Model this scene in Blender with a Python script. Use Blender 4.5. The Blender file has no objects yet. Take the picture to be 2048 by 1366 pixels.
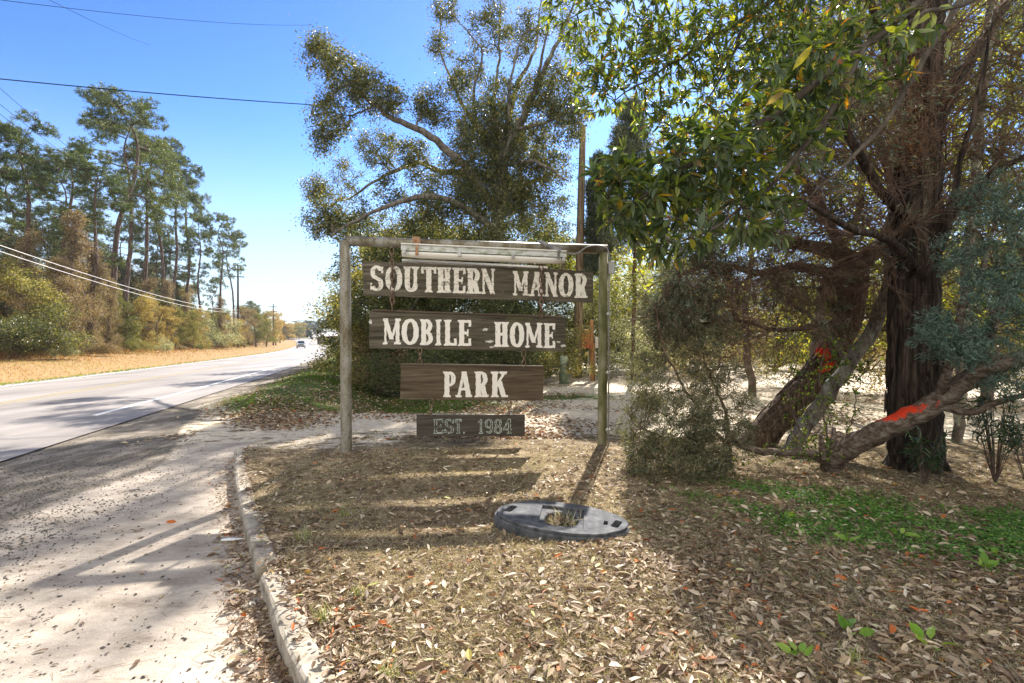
import bpy, bmesh, math, random
import numpy as np
from mathutils import Vector, Matrix
R = math.radians
rng = np.random.default_rng(7)
random.seed(7)
scene = bpy.context.scene
COL = scene.collection

# ------------------------------------------------------------------ camera, world, sun
EYE = 1.5
cd = bpy.data.cameras.new("camera"); cam = bpy.data.objects.new("camera", cd); COL.objects.link(cam)
cam.location = (0, 0, EYE); cam.rotation_euler = (R(90), 0, 0)
cd.sensor_width = 36; cd.lens = 18; cd.clip_start = 0.05; cd.clip_end = 5000
scene.camera = cam
SKY_G, SKY_S, FILL_CLOUD = 1.7, 2.6, 4.3
SUN_EL, SUN_AZ = R(40.5), R(15.6)
S = Vector((math.cos(SUN_EL)*math.sin(SUN_AZ), math.cos(SUN_EL)*math.cos(SUN_AZ), math.sin(SUN_EL)))
sl = bpy.data.lights.new("sun", 'SUN'); sl.energy = 5.0; sl.angle = R(0.53); sl.color = (1, .94, .86)
so = bpy.data.objects.new("sun", sl); COL.objects.link(so)
so.rotation_euler = S.to_track_quat('Z', 'Y').to_euler(); so.location = (0, 0, 50)
W = bpy.data.worlds.new("World"); scene.world = W; W.use_nodes = True
nt = W.node_tree; nt.nodes.clear()
sky = nt.nodes.new('ShaderNodeTexSky'); sky.sky_type = 'NISHITA'; sky.sun_disc = False
sky.sun_elevation = SUN_EL; sky.sun_rotation = SUN_AZ; sky.altitude = 50
sky.air_density = 1.0; sky.dust_density = 0.15; sky.ozone_density = 3.0
bg = nt.nodes.new('ShaderNodeBackground'); bg.inputs[1].default_value = 0.15
wo = nt.nodes.new('ShaderNodeOutputWorld')
v1 = nt.nodes.new('ShaderNodeVectorMath'); v1.operation = 'SCALE'; v1.inputs['Scale'].default_value = .205
gmn = nt.nodes.new('ShaderNodeGamma'); gmn.inputs[1].default_value = SKY_G      # deep winter blue of the photo
v2 = nt.nodes.new('ShaderNodeVectorMath'); v2.operation = 'SCALE'; v2.inputs['Scale'].default_value = SKY_S
nt.links.new(sky.outputs[0], v1.inputs[0]); nt.links.new(v1.outputs[0], gmn.inputs[0]); nt.links.new(gmn.outputs[0], v2.inputs[0])
# added fill light: bright broken cloud, unseen behind the viewer, lifts the shade
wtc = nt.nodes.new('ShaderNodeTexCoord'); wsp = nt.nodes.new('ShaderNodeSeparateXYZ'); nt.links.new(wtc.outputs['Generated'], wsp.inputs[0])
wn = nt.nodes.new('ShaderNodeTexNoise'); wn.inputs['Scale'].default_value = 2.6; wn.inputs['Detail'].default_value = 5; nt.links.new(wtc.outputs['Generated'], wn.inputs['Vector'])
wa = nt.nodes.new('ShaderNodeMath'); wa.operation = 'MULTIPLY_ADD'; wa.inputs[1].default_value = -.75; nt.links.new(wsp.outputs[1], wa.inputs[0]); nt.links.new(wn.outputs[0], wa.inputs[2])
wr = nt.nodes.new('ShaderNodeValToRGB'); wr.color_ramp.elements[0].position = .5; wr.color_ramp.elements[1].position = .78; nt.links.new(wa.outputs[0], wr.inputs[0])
wm = nt.nodes.new('ShaderNodeMix'); wm.data_type = 'RGBA'; wm.inputs[7].default_value = (FILL_CLOUD*1.0, FILL_CLOUD*.97, FILL_CLOUD*.90, 1)
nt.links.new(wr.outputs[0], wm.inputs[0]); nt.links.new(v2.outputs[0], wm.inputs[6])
# pale veil low over the horizon
hz = nt.nodes.new('ShaderNodeMapRange'); hz.inputs[1].default_value = -.02; hz.inputs[2].default_value = .42; hz.inputs[3].default_value = .85; hz.inputs[4].default_value = 0
hz.interpolation_type = 'SMOOTHERSTEP'; nt.links.new(wsp.outputs[2], hz.inputs[0])
hm = nt.nodes.new('ShaderNodeMix'); hm.data_type = 'RGBA'; hm.inputs[7].default_value = (2.1, 2.35, 2.6, 1)
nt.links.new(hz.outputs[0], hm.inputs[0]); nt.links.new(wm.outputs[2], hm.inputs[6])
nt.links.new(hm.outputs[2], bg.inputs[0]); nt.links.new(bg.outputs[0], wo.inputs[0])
scene.view_settings.view_transform = 'Standard'; scene.view_settings.look = 'None'
scene.view_settings.exposure = 1.5; scene.view_settings.gamma = 1
scene.render.engine = 'CYCLES'
scene.cycles.max_bounces = 6; scene.cycles.diffuse_bounces = 4; scene.cycles.glossy_bounces = 2
scene.cycles.transmission_bounces = 4; scene.cycles.transparent_max_bounces = 8
scene.cycles.use_denoising = True

def P(px, py, Y, z=None):
    """a measured picture point at distance Y -> world"""
    return Vector(((px-1024)/1024*Y, Y, EYE+(683-py)/1024*Y))

# ------------------------------------------------------------------ materials
def new_mat(name):
    m = bpy.data.materials.new(name); m.use_nodes = True; n = m.node_tree; n.nodes.clear()
    out = n.nodes.new('ShaderNodeOutputMaterial')
    return m, n, out
def ramp(n, cols, pos=None, interp='LINEAR'):
    r = n.nodes.new('ShaderNodeValToRGB'); cr = r.color_ramp; cr.interpolation = interp
    k = len(cols)
    pos = pos or [i/(k-1) if k > 1 else 0 for i in range(k)]
    while len(cr.elements) < k: cr.elements.new(.5)
    for e, p, c in zip(cr.elements, pos, cols): e.position = p; e.color = (*c, 1)
    return r
def noise(n, scale=5, detail=4, rough=.55, coord='Object', stretch=(1, 1, 1), dist=0, src=None):
    if src is None:
        tc = n.nodes.new('ShaderNodeTexCoord'); src = tc.outputs[coord]
    mp = n.nodes.new('ShaderNodeMapping'); mp.inputs['Scale'].default_value = stretch
    n.links.new(src, mp.inputs['Vector'])
    t = n.nodes.new('ShaderNodeTexNoise'); t.inputs['Scale'].default_value = scale
    t.inputs['Detail'].default_value = detail; t.inputs['Roughness'].default_value = rough
    t.inputs['Distortion'].default_value = dist
    n.links.new(mp.outputs[0], t.inputs['Vector'])
    return t
def mixc(n, f, a, b, mode='MIX'):
    m = n.nodes.new('ShaderNodeMix'); m.data_type = 'RGBA'; m.blend_type = mode
    for s, v in ((m.inputs[0], f), (m.inputs[6], a), (m.inputs[7], b)):
        if hasattr(v, 'is_linked') or isinstance(v, bpy.types.NodeSocket): n.links.new(v, s)
        elif isinstance(v, (int, float)): s.default_value = v
        else: s.default_value = (*v, 1)
    return m.outputs[2]
def math_(n, op, a, b=None, clamp=False):
    m = n.nodes.new('ShaderNodeMath'); m.operation = op; m.use_clamp = clamp
    for s, v in ((m.inputs[0], a), (m.inputs[1], b)):
        if v is None: continue
        if isinstance(v, bpy.types.NodeSocket): n.links.new(v, s)
        else: s.default_value = v
    return m.outputs[0]
def attr(n, name):
    a = n.nodes.new('ShaderNodeAttribute'); a.attribute_name = name
    return a
def bsdf(n, out, col, rough=.8, metal=0, spec=.3, bump=None, bump_s=.3, bump_d=.02):
    b = n.nodes.new('ShaderNodeBsdfPrincipled')
    if isinstance(col, bpy.types.NodeSocket): n.links.new(col, b.inputs['Base Color'])
    else: b.inputs['Base Color'].default_value = (*col, 1)
    if isinstance(rough, bpy.types.NodeSocket): n.links.new(rough, b.inputs['Roughness'])
    else: b.inputs['Roughness'].default_value = rough
    b.inputs['Metallic'].default_value = metal; b.inputs['Specular IOR Level'].default_value = spec
    if bump is not None:
        bp = n.nodes.new('ShaderNodeBump'); bp.inputs['Strength'].default_value = bump_s; bp.inputs['Distance'].default_value = bump_d
        n.links.new(bump, bp.inputs['Height']); n.links.new(bp.outputs[0], b.inputs['Normal'])
    n.links.new(b.outputs[0], out.inputs[0])
    return b
def plain(name, cols, scale=6, rough=.7, metal=0, spec=.3, stretch=(1, 1, 1), bump_s=.25, bump_d=.01, detail=6, pos=None):
    m, n, out = new_mat(name)
    t = noise(n, scale, detail, .62, stretch=stretch)
    pos = pos or [.3+.4*i/(max(1, len(cols)-1)) for i in range(len(cols))]
    r = ramp(n, cols, pos); n.links.new(t.outputs[0], r.inputs[0])
    bsdf(n, out, r.outputs[0], rough, metal, spec, t.outputs[0], bump_s, bump_d)
    return m
def bark(name, cols, sxy=9, sz=1.2, bump=.02, patch=None, patch_t=.6):
    m, n, out = new_mat(name)
    t = noise(n, 1, 8, .65, stretch=(sxy, sxy, sz), dist=.6)
    r = ramp(n, cols, [.3+.4*i/(len(cols)-1) for i in range(len(cols))]); n.links.new(t.outputs[0], r.inputs[0])
    c = r.outputs[0]
    if patch:
        p = noise(n, 2.6, 5, .7)
        pr = ramp(n, [(0, 0, 0), (1, 1, 1)], [patch_t, patch_t+.08]); n.links.new(p.outputs[0], pr.inputs[0])
        c = mixc(n, pr.outputs[0], c, patch)
    bsdf(n, out, c, .9, 0, .2, t.outputs[0], .9, bump)
    return m
def leafmat(name, cols, pos=None, trans=.45, rough=.5, spec=.35, tint=(1.25, 1.15, .5), objvar=.12, back=None):
    """leaves: each face's own random value picks its colour; light shines through"""
    m, n, out = new_mat(name)
    a = attr(n, 'rnd'); f = a.outputs['Fac']
    if objvar:
        oi = n.nodes.new('ShaderNodeObjectInfo')
        f = math_(n, 'ADD', f, math_(n, 'MULTIPLY', math_(n, 'SUBTRACT', oi.outputs['Random'], .5), objvar*2), True)
    r = ramp(n, cols, pos); n.links.new(f, r.inputs[0])
    c = r.outputs[0]
    if back:
        g = n.nodes.new('ShaderNodeNewGeometry')
        c = mixc(n, g.outputs['Backfacing'], c, mixc(n, .55, c, back))
    b = n.nodes.new('ShaderNodeBsdfPrincipled'); n.links.new(c, b.inputs['Base Color'])
    b.inputs['Roughness'].default_value = rough; b.inputs['Specular IOR Level'].default_value = spec
    tr = n.nodes.new('ShaderNodeBsdfTranslucent')
    tc = mixc(n, 1.0, c, tint, 'MULTIPLY'); n.links.new(tc, tr.inputs[0])
    mx = n.nodes.new('ShaderNodeMixShader'); mx.inputs[0].default_value = trans
    n.links.new(b.outputs[0], mx.inputs[1]); n.links.new(tr.outputs[0], mx.inputs[2]); n.links.new(mx.outputs[0], out.inputs[0])
    return m

# ------------------------------------------------------------------ mesh building
class MB:
    def __init__(s): s.v = []; s.f = []; s.m = []; s.r = []; s.nv = 0
    def add(s, V, F, mat=0, rnd=None):
        V = np.asarray(V, float).reshape(-1, 3); F = np.asarray(F, int)
        if len(F) == 0: return
        s.v.append(V); s.f.append(F+s.nv); s.nv += len(V)
        s.m.append(np.full(len(F), mat, np.int32))
        s.r.append(np.broadcast_to(np.asarray(rnd if rnd is not None else .5, np.float32), (len(F),)).copy())
    def mesh(s, name, mats, smooth=False):
        me = bpy.data.meshes.new(name)
        V = np.concatenate(s.v); nf = sum(len(f) for f in s.f)
        me.vertices.add(len(V)); me.vertices.foreach_set('co', V.astype(np.float32).ravel())
        L = np.concatenate([f.ravel() for f in s.f]).astype(np.int32)
        tot = np.concatenate([np.full(len(f), f.shape[1], np.int32) for f in s.f])
        st = np.concatenate([[0], np.cumsum(tot)[:-1]]).astype(np.int32)
        me.loops.add(len(L)); me.loops.foreach_set('vertex_index', L)
        me.polygons.add(nf); me.polygons.foreach_set('loop_start', st); me.polygons.foreach_set('loop_total', tot)
        me.polygons.foreach_set('material_index', np.concatenate(s.m))
        me.polygons.foreach_set('use_smooth', np.full(nf, smooth, bool))
        at = me.attributes.new('rnd', 'FLOAT', 'FACE'); at.data.foreach_set('value', np.concatenate(s.r))
        me.update(calc_edges=True)
        for m in (mats if isinstance(mats, (list, tuple)) else [mats]): me.materials.append(m)
        return me
    def build(s, name, mats, parent=None, smooth=False, loc=None):
        o = bpy.data.objects.new(name, s.mesh(name, mats, smooth)); COL.objects.link(o)
        if parent is not None: o.parent = parent
        if loc is not None: o.location = loc
        return o
    # --- solids
    def box(s, c, size, rot=None, mat=0, bev=0.0):
        h = np.array(size)/2; b = min(bev, *(h*.9)) if bev else 0
        bm = bmesh.new(); bmesh.ops.create_cube(bm, size=1)
        for v in bm.verts: v.co = Vector((v.co.x*size[0], v.co.y*size[1], v.co.z*size[2]))
        if b: bmesh.ops.bevel(bm, geom=bm.edges[:], offset=b, segments=2, affect='EDGES', profile=.6)
        M = rot if rot is not None else Matrix.Identity(3)
        s.bm(bm, Matrix.Translation(Vector(c)) @ M.to_4x4(), mat)
    def bm(s, bm, M=Matrix.Identity(4), mat=0):
        bm.verts.index_update()
        V = [tuple(M @ v.co) for v in bm.verts]; base = s.nv
        s.v.append(np.array(V)); s.nv += len(V)
        byn = {}
        for f in bm.faces: byn.setdefault(len(f.verts), []).append([v.index for v in f.verts])
        for k, fs in byn.items():
            F = np.array(fs)+base; s.f.append(F); s.m.append(np.full(len(F), mat, np.int32)); s.r.append(np.full(len(F), .5, np.float32))
        bm.free()
    def tube(s, pts, rad, sides=8, mat=0, cap=True, rnd=.5, wob=0):
        pts = np.asarray([tuple(p) for p in pts], float)[:, :3]; n = len(pts)
        rad = np.broadcast_to(np.asarray(rad, float), (n,))
        T = np.gradient(pts, axis=0); T /= np.linalg.norm(T, axis=1)[:, None]+1e-9
        up = np.array([0, 0, 1.]) if abs(T[0][2]) < .9 else np.array([1., 0, 0])
        U = np.cross(T[0], up); U /= np.linalg.norm(U)
        V = []
        a = np.linspace(0, 2*np.pi, sides, endpoint=False)
        for i in range(n):
            U = U-T[i]*np.dot(U, T[i]); U /= np.linalg.norm(U)+1e-9
            B = np.cross(T[i], U)
            rr = rad[i]*(1+wob*rng.normal(size=sides)) if wob else np.full(sides, rad[i])
            V.append(pts[i]+rr[:, None]*(np.cos(a)[:, None]*U+np.sin(a)[:, None]*B))
        V = np.concatenate(V)
        i = np.arange(n-1)[:, None]*sides; j = np.arange(sides)[None]; k = (j+1) % sides
        F = np.stack([i+j, i+k, i+sides+k, i+sides+j], -1).reshape(-1, 4)
        s.add(V, F, mat, rnd)
        if cap:
            s.f.append(np.arange(sides)[None, ::-1]+s.nv-len(V)); s.f.append(np.arange(sides)[None]+s.nv-sides)
            for _ in range(2): s.m.append(np.array([mat], np.int32)); s.r.append(np.array([rnd], np.float32))
    def prisms(s, A, B, ra, rb, sides=4, mat=0, rnd=.5):
        """many thin tapered prisms at once"""
        A = np.asarray(A, float); B = np.asarray(B, float); n = len(A)
        if n == 0: return
        T = B-A; T /= np.linalg.norm(T, axis=1)[:, None]+1e-9
        U = np.cross(T, np.where(np.abs(T[:, 2:3]) < .9, [[0, 0, 1.]], [[1., 0, 0]])); U /= np.linalg.norm(U, axis=1)[:, None]+1e-9
        Bv = np.cross(T, U); a = np.linspace(0, 2*np.pi, sides, endpoint=False)
        c = np.cos(a)[None, :, None]*U[:, None]+np.sin(a)[None, :, None]*Bv[:, None]
        V = np.concatenate([A[:, None]+c*np.reshape(ra, (-1, 1, 1)), B[:, None]+c*np.reshape(rb, (-1, 1, 1))], 1).reshape(-1, 3)
        i = np.arange(n)[:, None]*2*sides; j = np.arange(sides)[None]; k = (j+1) % sides
        F = np.stack([i+j, i+k, i+sides+k, i+sides+j], -1).reshape(-1, 4)
        s.add(V, F, mat, rnd)
    def kites(s, Pn, D, L, Wd, mat=0, rnd=None, up=0.0, fold=.15, wide=.45):
        """simple four-cornered leaves"""
        n = len(Pn)
        if n == 0: return
        L = np.broadcast_to(L, (n,))[:, None]; Wd = np.broadcast_to(Wd, (n,))[:, None]
        N = rng.normal(size=(n, 3)); N[:, 2] += up*2; N /= np.linalg.norm(N, axis=1)[:, None]
        Sd = np.cross(D, N); Sd /= np.linalg.norm(Sd, axis=1)[:, None]+1e-9
        N = np.cross(Sd, D)
        mid = Pn+D*L*wide
        V = np.stack([Pn, mid+Sd*Wd/2+N*L*fold*.5, Pn+D*L-N*L*fold, mid-Sd*Wd/2+N*L*fold*.5], 1).reshape(-1, 3)
        F = np.arange(n*4).reshape(n, 4)
        s.add(V, F, mat, rng.random(n) if rnd is None else rnd)
    def leaves8(s, Pn, D, L, Wd, mat=0, rnd=None, up=1.0, curl=.25, cup=.25, N=None):
        """broad leaves with a midrib fold, a curved blade and pointed ends"""
        n = len(Pn)
        if n == 0: return
        L = np.broadcast_to(L, (n,))[:, None]; Wd = np.broadcast_to(Wd, (n,))[:, None]
        if N is None: N = rng.normal(size=(n, 3))*.6; N[:, 2] += up
        Sd = np.cross(D, N); Sd /= np.linalg.norm(Sd, axis=1)[:, None]+1e-9
        N = np.cross(Sd, D); N /= np.linalg.norm(N, axis=1)[:, None]+1e-9
        cv = curl*rng.uniform(-.4, 1.3, (n, 1)); cu = cup*rng.uniform(.2, 1.4, (n, 1))
        def at(t, w): return Pn+D*L*t-N*L*cv*t*t+Sd*Wd*w+N*Wd*abs(w)*cu*2
        V = np.stack([at(0, 0), at(.3, .42), at(.33, 0), at(.3, -.42), at(.68, .4), at(.7, 0), at(.68, -.4), at(1, 0)], 1).reshape(-1, 3)
        b = np.arange(n)[:, None]*8; r = rng.random(n) if rnd is None else np.broadcast_to(rnd, (n,))
        s.add(V, b+np.array([[0, 2, 1, 1]])[:, :3], mat, r)
        nv = s.nv-len(V)
        for q in ([0, 3, 2], [4, 5, 7], [5, 6, 7]):
            s.f.append(b+nv+np.array([q])); s.m.append(np.full(n, mat, np.int32)); s.r.append(r.astype(np.float32))
        for q in ([1, 2, 5, 4], [2, 3, 6, 5]):
            s.f.append(b+nv+np.array([q])); s.m.append(np.full(n, mat, np.int32)); s.r.append(r.astype(np.float32))

def empty(name, loc, label, cat, group=None, rz=0):
    o = bpy.data.objects.new(name, None); COL.objects.link(o); o.location = loc; o.rotation_euler = (0, 0, rz); o.empty_display_size = .2
    return tag(o, label, cat, group)
def tag(o, label=None, cat=None, group=None, kind=None):
    if label: o['label'] = label
    if cat: o['category'] = cat
    if group: o['group'] = group
    if kind: o['kind'] = kind
    return o
def runit(n):
    v = rng.normal(size=(n, 3)); return v/np.linalg.norm(v, axis=1)[:, None]
def norm(v): return v/(np.linalg.norm(v, axis=-1)[..., None]+1e-9)
def smooth_poly(pts, step, jit=0):
    """Catmull-Rom through (x,y,z,r) points, resampled"""
    p = np.asarray([tuple(q) for q in pts], float)
    p = np.vstack([2*p[0]-p[1], p, 2*p[-1]-p[-2]]); out = []
    for i in range(1, len(p)-2):
        k = max(2, int(np.linalg.norm(p[i+1][:3]-p[i][:3])/step)+1)
        for t in np.linspace(0, 1, k, endpoint=False):
            a, b, c, d = p[i-1:i+3]
            out.append(.5*((2*b)+(c-a)*t+(2*a-5*b+4*c-d)*t*t+(3*b-a-3*c+d)*t**3))
    out.append(p[-2]); out = np.array(out)
    if jit: out[1:, :3] += rng.normal(size=(len(out)-1, 3))*jit*(1 if len(out) > 3 else .3)
    out[:, 3] = np.clip(out[:, 3], .002, None)
    return out
def grow(seeds, att, bf=.3, step=0.0):
    """join every attractor to the nearest branch (short total path): returns node pos, parent; the first len(seeds) are the seeds"""
    seeds = np.asarray(seeds); att = np.asarray(att); n0 = len(seeds); n = len(att)
    pos = np.vstack([seeds, att]); par = np.full(n0+n, -1)
    d = np.linalg.norm(att[:, None]-seeds[None], axis=2) if n0*n < 4e7 else None
    bp = d.argmin(1); dist = d[np.arange(n), bp]; cost = dist.copy(); plen = np.zeros(n)
    done = np.zeros(n, bool); order = []
    for _ in range(n):
        i = int(np.where(done, 1e9, cost).argmin()); done[i] = True; order.append(i+n0)
        par[n0+i] = bp[i]; plen[i] = dist[i]+(plen[bp[i]-n0] if bp[i] >= n0 else 0)
        dn = np.linalg.norm(att-att[i], axis=1); c = dn+bf*plen[i]
        m = (c < cost) & ~done
        cost[m] = c[m]; bp[m] = n0+i; dist[m] = dn[m]
    return pos, par, order
def skeleton(att, seeds, rtip, bf=.3, p=2.3, rmax=9, bend=.12, mb=None, mat=0):
    """twigs out to all attractors; returns terminal nodes, their direction, and segment samples"""
    pos, par, order = grow(seeds, att, bf); n0 = len(seeds)
    r = np.zeros(len(pos)); has = np.zeros(len(pos), bool)
    for i in reversed(order):
        if r[i] == 0: r[i] = rtip**p
        if par[i] >= n0: r[par[i]] += r[i]; has[par[i]] = True
    r = np.minimum(r**(1/p), rmax)
    ids = np.array(order); A = pos[par[ids]]; B = pos[ids]
    pr = np.where(par[ids] >= n0, r[par[ids]], r[ids]*1.25); ra = np.minimum(pr, r[ids]*1.5); rb = r[ids]
    L = np.linalg.norm(B-A, axis=1)[:, None]
    m1 = A+(B-A)*.35+rng.normal(size=A.shape)*L*bend; m2 = A+(B-A)*.7+rng.normal(size=A.shape)*L*bend*.8
    if mb is not None:
        th = rb > rtip*2.5
        for sel, sd in ((th, 5), (~th, 3)):
            a, c, e, b = A[sel], m1[sel], m2[sel], B[sel]; x, y = ra[sel], rb[sel]
            k1 = x*.65+y*.35; k2 = x*.3+y*.7
            mb.prisms(a, c, x, k1, sd, mat); mb.prisms(c, e, k1, k2, sd, mat); mb.prisms(e, b, k2, y, sd, mat)
    D = norm(B-m2)
    term = ~has[ids]
    return dict(tip=B[term], dir=D[term], A=A, m1=m1, m2=m2, B=B, D=D, rb=rb, term=term)
def blob(c, r, n, shell=.35):
    """points in an ellipsoid, denser towards its outside"""
    d = runit(n); t = rng.random(n)**(1/3.)*(1-shell)+shell*rng.random(n)**.3
    return np.array(tuple(c))+d*np.minimum(t, 1)[:, None]*np.broadcast_to(r, (3,))
def sway(pts): return pts

# ------------------------------------------------------------------ terrain
def sst(a, b, x): t = np.clip((x-a)/(b-a), 0, 1); return t*t*(3-2*t)
KERB = np.array([(2.6, -3), (.95, -.6), (-.05, 1.0), (-.5, 1.6), (-.82, 2.22), (-1.05, 2.54), (-1.31, 2.93), (-1.66, 3.47), (-2.0, 4.02), (-2.47, 4.78), (-3.0, 5.68), (-3.5, 6.6), (-3.8, 7.15)])
def kx(y):
    y = np.asarray(y, float)
    return np.where(y > 7.15, -3.8-(y-7.15)*.27, np.interp(y, KERB[:, 1], KERB[:, 0]))
def xr(y): y = np.asarray(y, float); yy = np.minimum(y, 420); return -6-.255*yy-.0004*yy*yy-(y-yy)*.591
def rw(y): return 7.2+2.6*sst(60, 150, np.asarray(y, float))
def xl(y): return xr(y)-rw(y)
def bumps(x, y):
    return (np.sin(x*2.1+y*1.3)*np.sin(y*1.7-x*.8)*.012+np.sin(x*5.3+1)*np.sin(y*4.7+x)*.006)
def zf(x, y, road=False):
    x = np.asarray(x, float); y = np.asarray(y, float)
    s = .035+.9*sst(7.0, 9.0, y)
    w = 1/(1+np.exp(np.clip(-(kx(y)-x)/s*1.6, -40, 40)))
    z = -.1*w+.10*np.exp(-((x+.4)/2.6)**2-((y-6.4)/1.6)**2)*(1-w)
    off = x-xr(y)
    z = z-.72*np.exp(-((off-6.5)/1.7)**2)*sst(10.5, 13.5, y)*(1-sst(45, 60, y))
    z = z+.20*np.exp(-((off-3.2)/1.2)**2)*sst(10.5, 13, y)*(1-sst(45, 60, y))
    z = z+4.6*sst(130, 430, y)
    lo = xl(y)-x
    z = z+np.where(lo > 0, .55*sst(1.5, 16, lo)-.25*np.exp(-((lo-3)/1.6)**2), 0)
    onroad = ((off < .3) & (lo < .3))
    z = z+np.where(onroad, 0, bumps(x, y)*(1-w*.7))
    if not road: z = np.where((off < .02) & (lo < .02), z-.06, z)
    return z

def axis(lo, hi, a, b, st, g):
    out = list(np.arange(a, b, st)); v, d = b, st
    while v < hi: out.append(v); d = min(d*g, 40); v += d
    out.append(hi); v, d, left = a, st, []
    while v > lo: d = min(d*g, 40); v -= d; left.append(v)
    return np.array(left[::-1]+out)
gx = axis(-900, 900, -4.6, 4.2, .055, 1.045); gy = axis(-12, 2500, 1.4, 8.4, .06, 1.03)
X, Y = np.meshgrid(gx, gy, indexing='ij')
Z = zf(X, Y)
V = np.stack([X, Y, Z], -1).reshape(-1, 3)
nx, ny = len(gx), len(gy)
i = np.arange(nx-1)[:, None]*ny; j = np.arange(ny-1)[None]
F = np.stack([i+j, i+j+ny, i+j+ny+1, i+j+1], -1).reshape(-1, 4)
mb = MB(); mb.add(V, F)
def ground_masks(x, y):
    off = x-xr(y); lo = xl(y)-x; n1 = np.sin(x*1.7+2*np.sin(y*.9))*.5+np.sin(y*2.3+x)*.3
    east = sst(-.02, .1, x-kx(y))
    t_ = sst(5.5, 11, y); grav_e = (-4.3-.18*n1)*(1-t_)+(xr(y)+2.3+.3*n1)*t_-.5*t_*(1-t_)
    grav = sst(-.15, .6, grav_e-x)*(off > -.5)*(1-.35*sst(12, 20, y))
    apron = (1-east)*(y < 9)*(1-grav)*(1-sst(7, 9, y))
    sand = sst(7.0, 9, y+.5*n1)*(1-sst(26, 34, y))*sst(-1.5, 1.2, x+4+.3*(y-8))*(1-.9*sst(10.5, 14, y)*(1-sst(6.2, 8.2, off)))
    sand = np.maximum(sand, sst(6.4, 7.4, y)*sst(-.3, .3, -1.6-x)*(y < 12)*.6)
    sand = np.maximum(sand, sst(1.2, 2.5, x)*sst(8.2, 9.5, y)*(1-sst(30, 40, y)))
    grass = sst(1.6, 3.2, off)*(1-sst(8.0, 10, off))*sst(10, 12.5, y)*(1-sst(90, 130, y))
    grass = np.maximum(grass, .8*np.exp(-((x-.9)/2.2)**2-((y-13.8)/1.0)**2))
    field = sst(0, .6, lo)*(1-sst(26, 36, lo))
    return dict(grav=np.clip(grav, 0, 1), apron=apron, sand=np.clip(sand, 0, 1), grass=np.clip(grass, 0, 1), field=field)
gm, n, out = new_mat("ground_soil")
tc = n.nodes.new('ShaderNodeTexCoord'); oc = tc.outputs['Object']
nA = noise(n, .9, 6, .6, src=oc); nB = noise(n, 7, 8, .7, src=oc); nC = noise(n, 60, 4, .7, src=oc); nD = noise(n, 2.4, 8, .72, src=oc, stretch=(1, 2.2, 1))
def msk(name, nz, amp=1.0, lo=.42, hi=.58):
    v = math_(n, 'ADD', attr(n, name).outputs['Fac'], math_(n, 'MULTIPLY', math_(n, 'SUBTRACT', nz, .5), amp))
    r = ramp(n, [(0, 0, 0), (1, 1, 1)], [lo, hi]); n.links.new(v, r.inputs[0]); return r.outputs[0]
rl = ramp(n, [(.045, .033, .02), (.13, .095, .055), (.26, .20, .125), (.42, .34, .22)], [.3, .45, .58, .72]); n.links.new(nB.outputs[0], rl.inputs[0])
rs = ramp(n, [(.42, .34, .25), (.60, .52, .40), (.72, .64, .53)], [.3, .5, .68]); n.links.new(nB.outputs[0], rs.inputs[0])
rg = ramp(n, [(.035, .05, .012), (.075, .11, .025), (.14, .15, .05)], [.32, .5, .7]); n.links.new(nB.outputs[0], rg.inputs[0])
rv = ramp(n, [(.03, .026, .02), (.10, .085, .065), (.23, .20, .16), (.46, .40, .32)], [.34, .48, .6, .74]); n.links.new(nC.outputs[0], rv.inputs[0])
ra_ = ramp(n, [(.22, .18, .14), (.38, .325, .265), (.52, .45, .37)], [.3, .46, .66]); n.links.new(nD.outputs[0], ra_.inputs[0])
rf = ramp(n, [(.14, .08, .035), (.28, .18, .08), (.40, .29, .15)], [.3, .5, .7]); n.links.new(nB.outputs[0], rf.inputs[0])
c = rl.outputs[0]
sandc = mixc(n, math_(n, 'MULTIPLY', nC.outputs[0], .35), rs.outputs[0], (.25, .2, .15))
c = mixc(n, msk('sand', nD.outputs[0], 2.3), c, sandc)
c = mixc(n, msk('grass', nD.outputs[0], 2.2), c, rg.outputs[0])
fine = noise(n, 220, 3, .7, src=oc)
apc = mixc(n, .35, ra_.outputs[0], fine.outputs[0], 'MULTIPLY')
rsp = ramp(n, [(.72, .72, .72), (1, 1, 1)], [.36, .5]); n.links.new(fine.outputs[0], rsp.inputs[0])
c = mixc(n, msk('apron', nB.outputs[0], .35), c, mixc(n, 1, ra_.outputs[0], rsp.outputs[0], 'MULTIPLY'))
nE = noise(n, 1.1, 7, .7, src=oc, stretch=(2.6, .8, 1)); rE = ramp(n, [(0, 0, 0), (1, 1, 1)], [.40, .56]); n.links.new(nE.outputs[0], rE.inputs[0])
gv = mixc(n, rE.outputs[0], mixc(n, .45, ra_.outputs[0], rv.outputs[0]), rv.outputs[0])
c = mixc(n, msk('grav', nB.outputs[0], .7, .3, .5), c, gv)
c = mixc(n, msk('field', nA.outputs[0], .3), c, rf.outputs[0])
bsdf(n, out, c, .95, 0, .1, nC.outputs[0], .6, .012)
ground = mb.build('ground', gm, smooth=True); tag(ground, kind='structure')
for k, v in ground_masks(X, Y).items():
    a = ground.data.attributes.new(k, 'FLOAT', 'POINT'); a.data.foreach_set('value', v.astype(np.float32).ravel())

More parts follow.
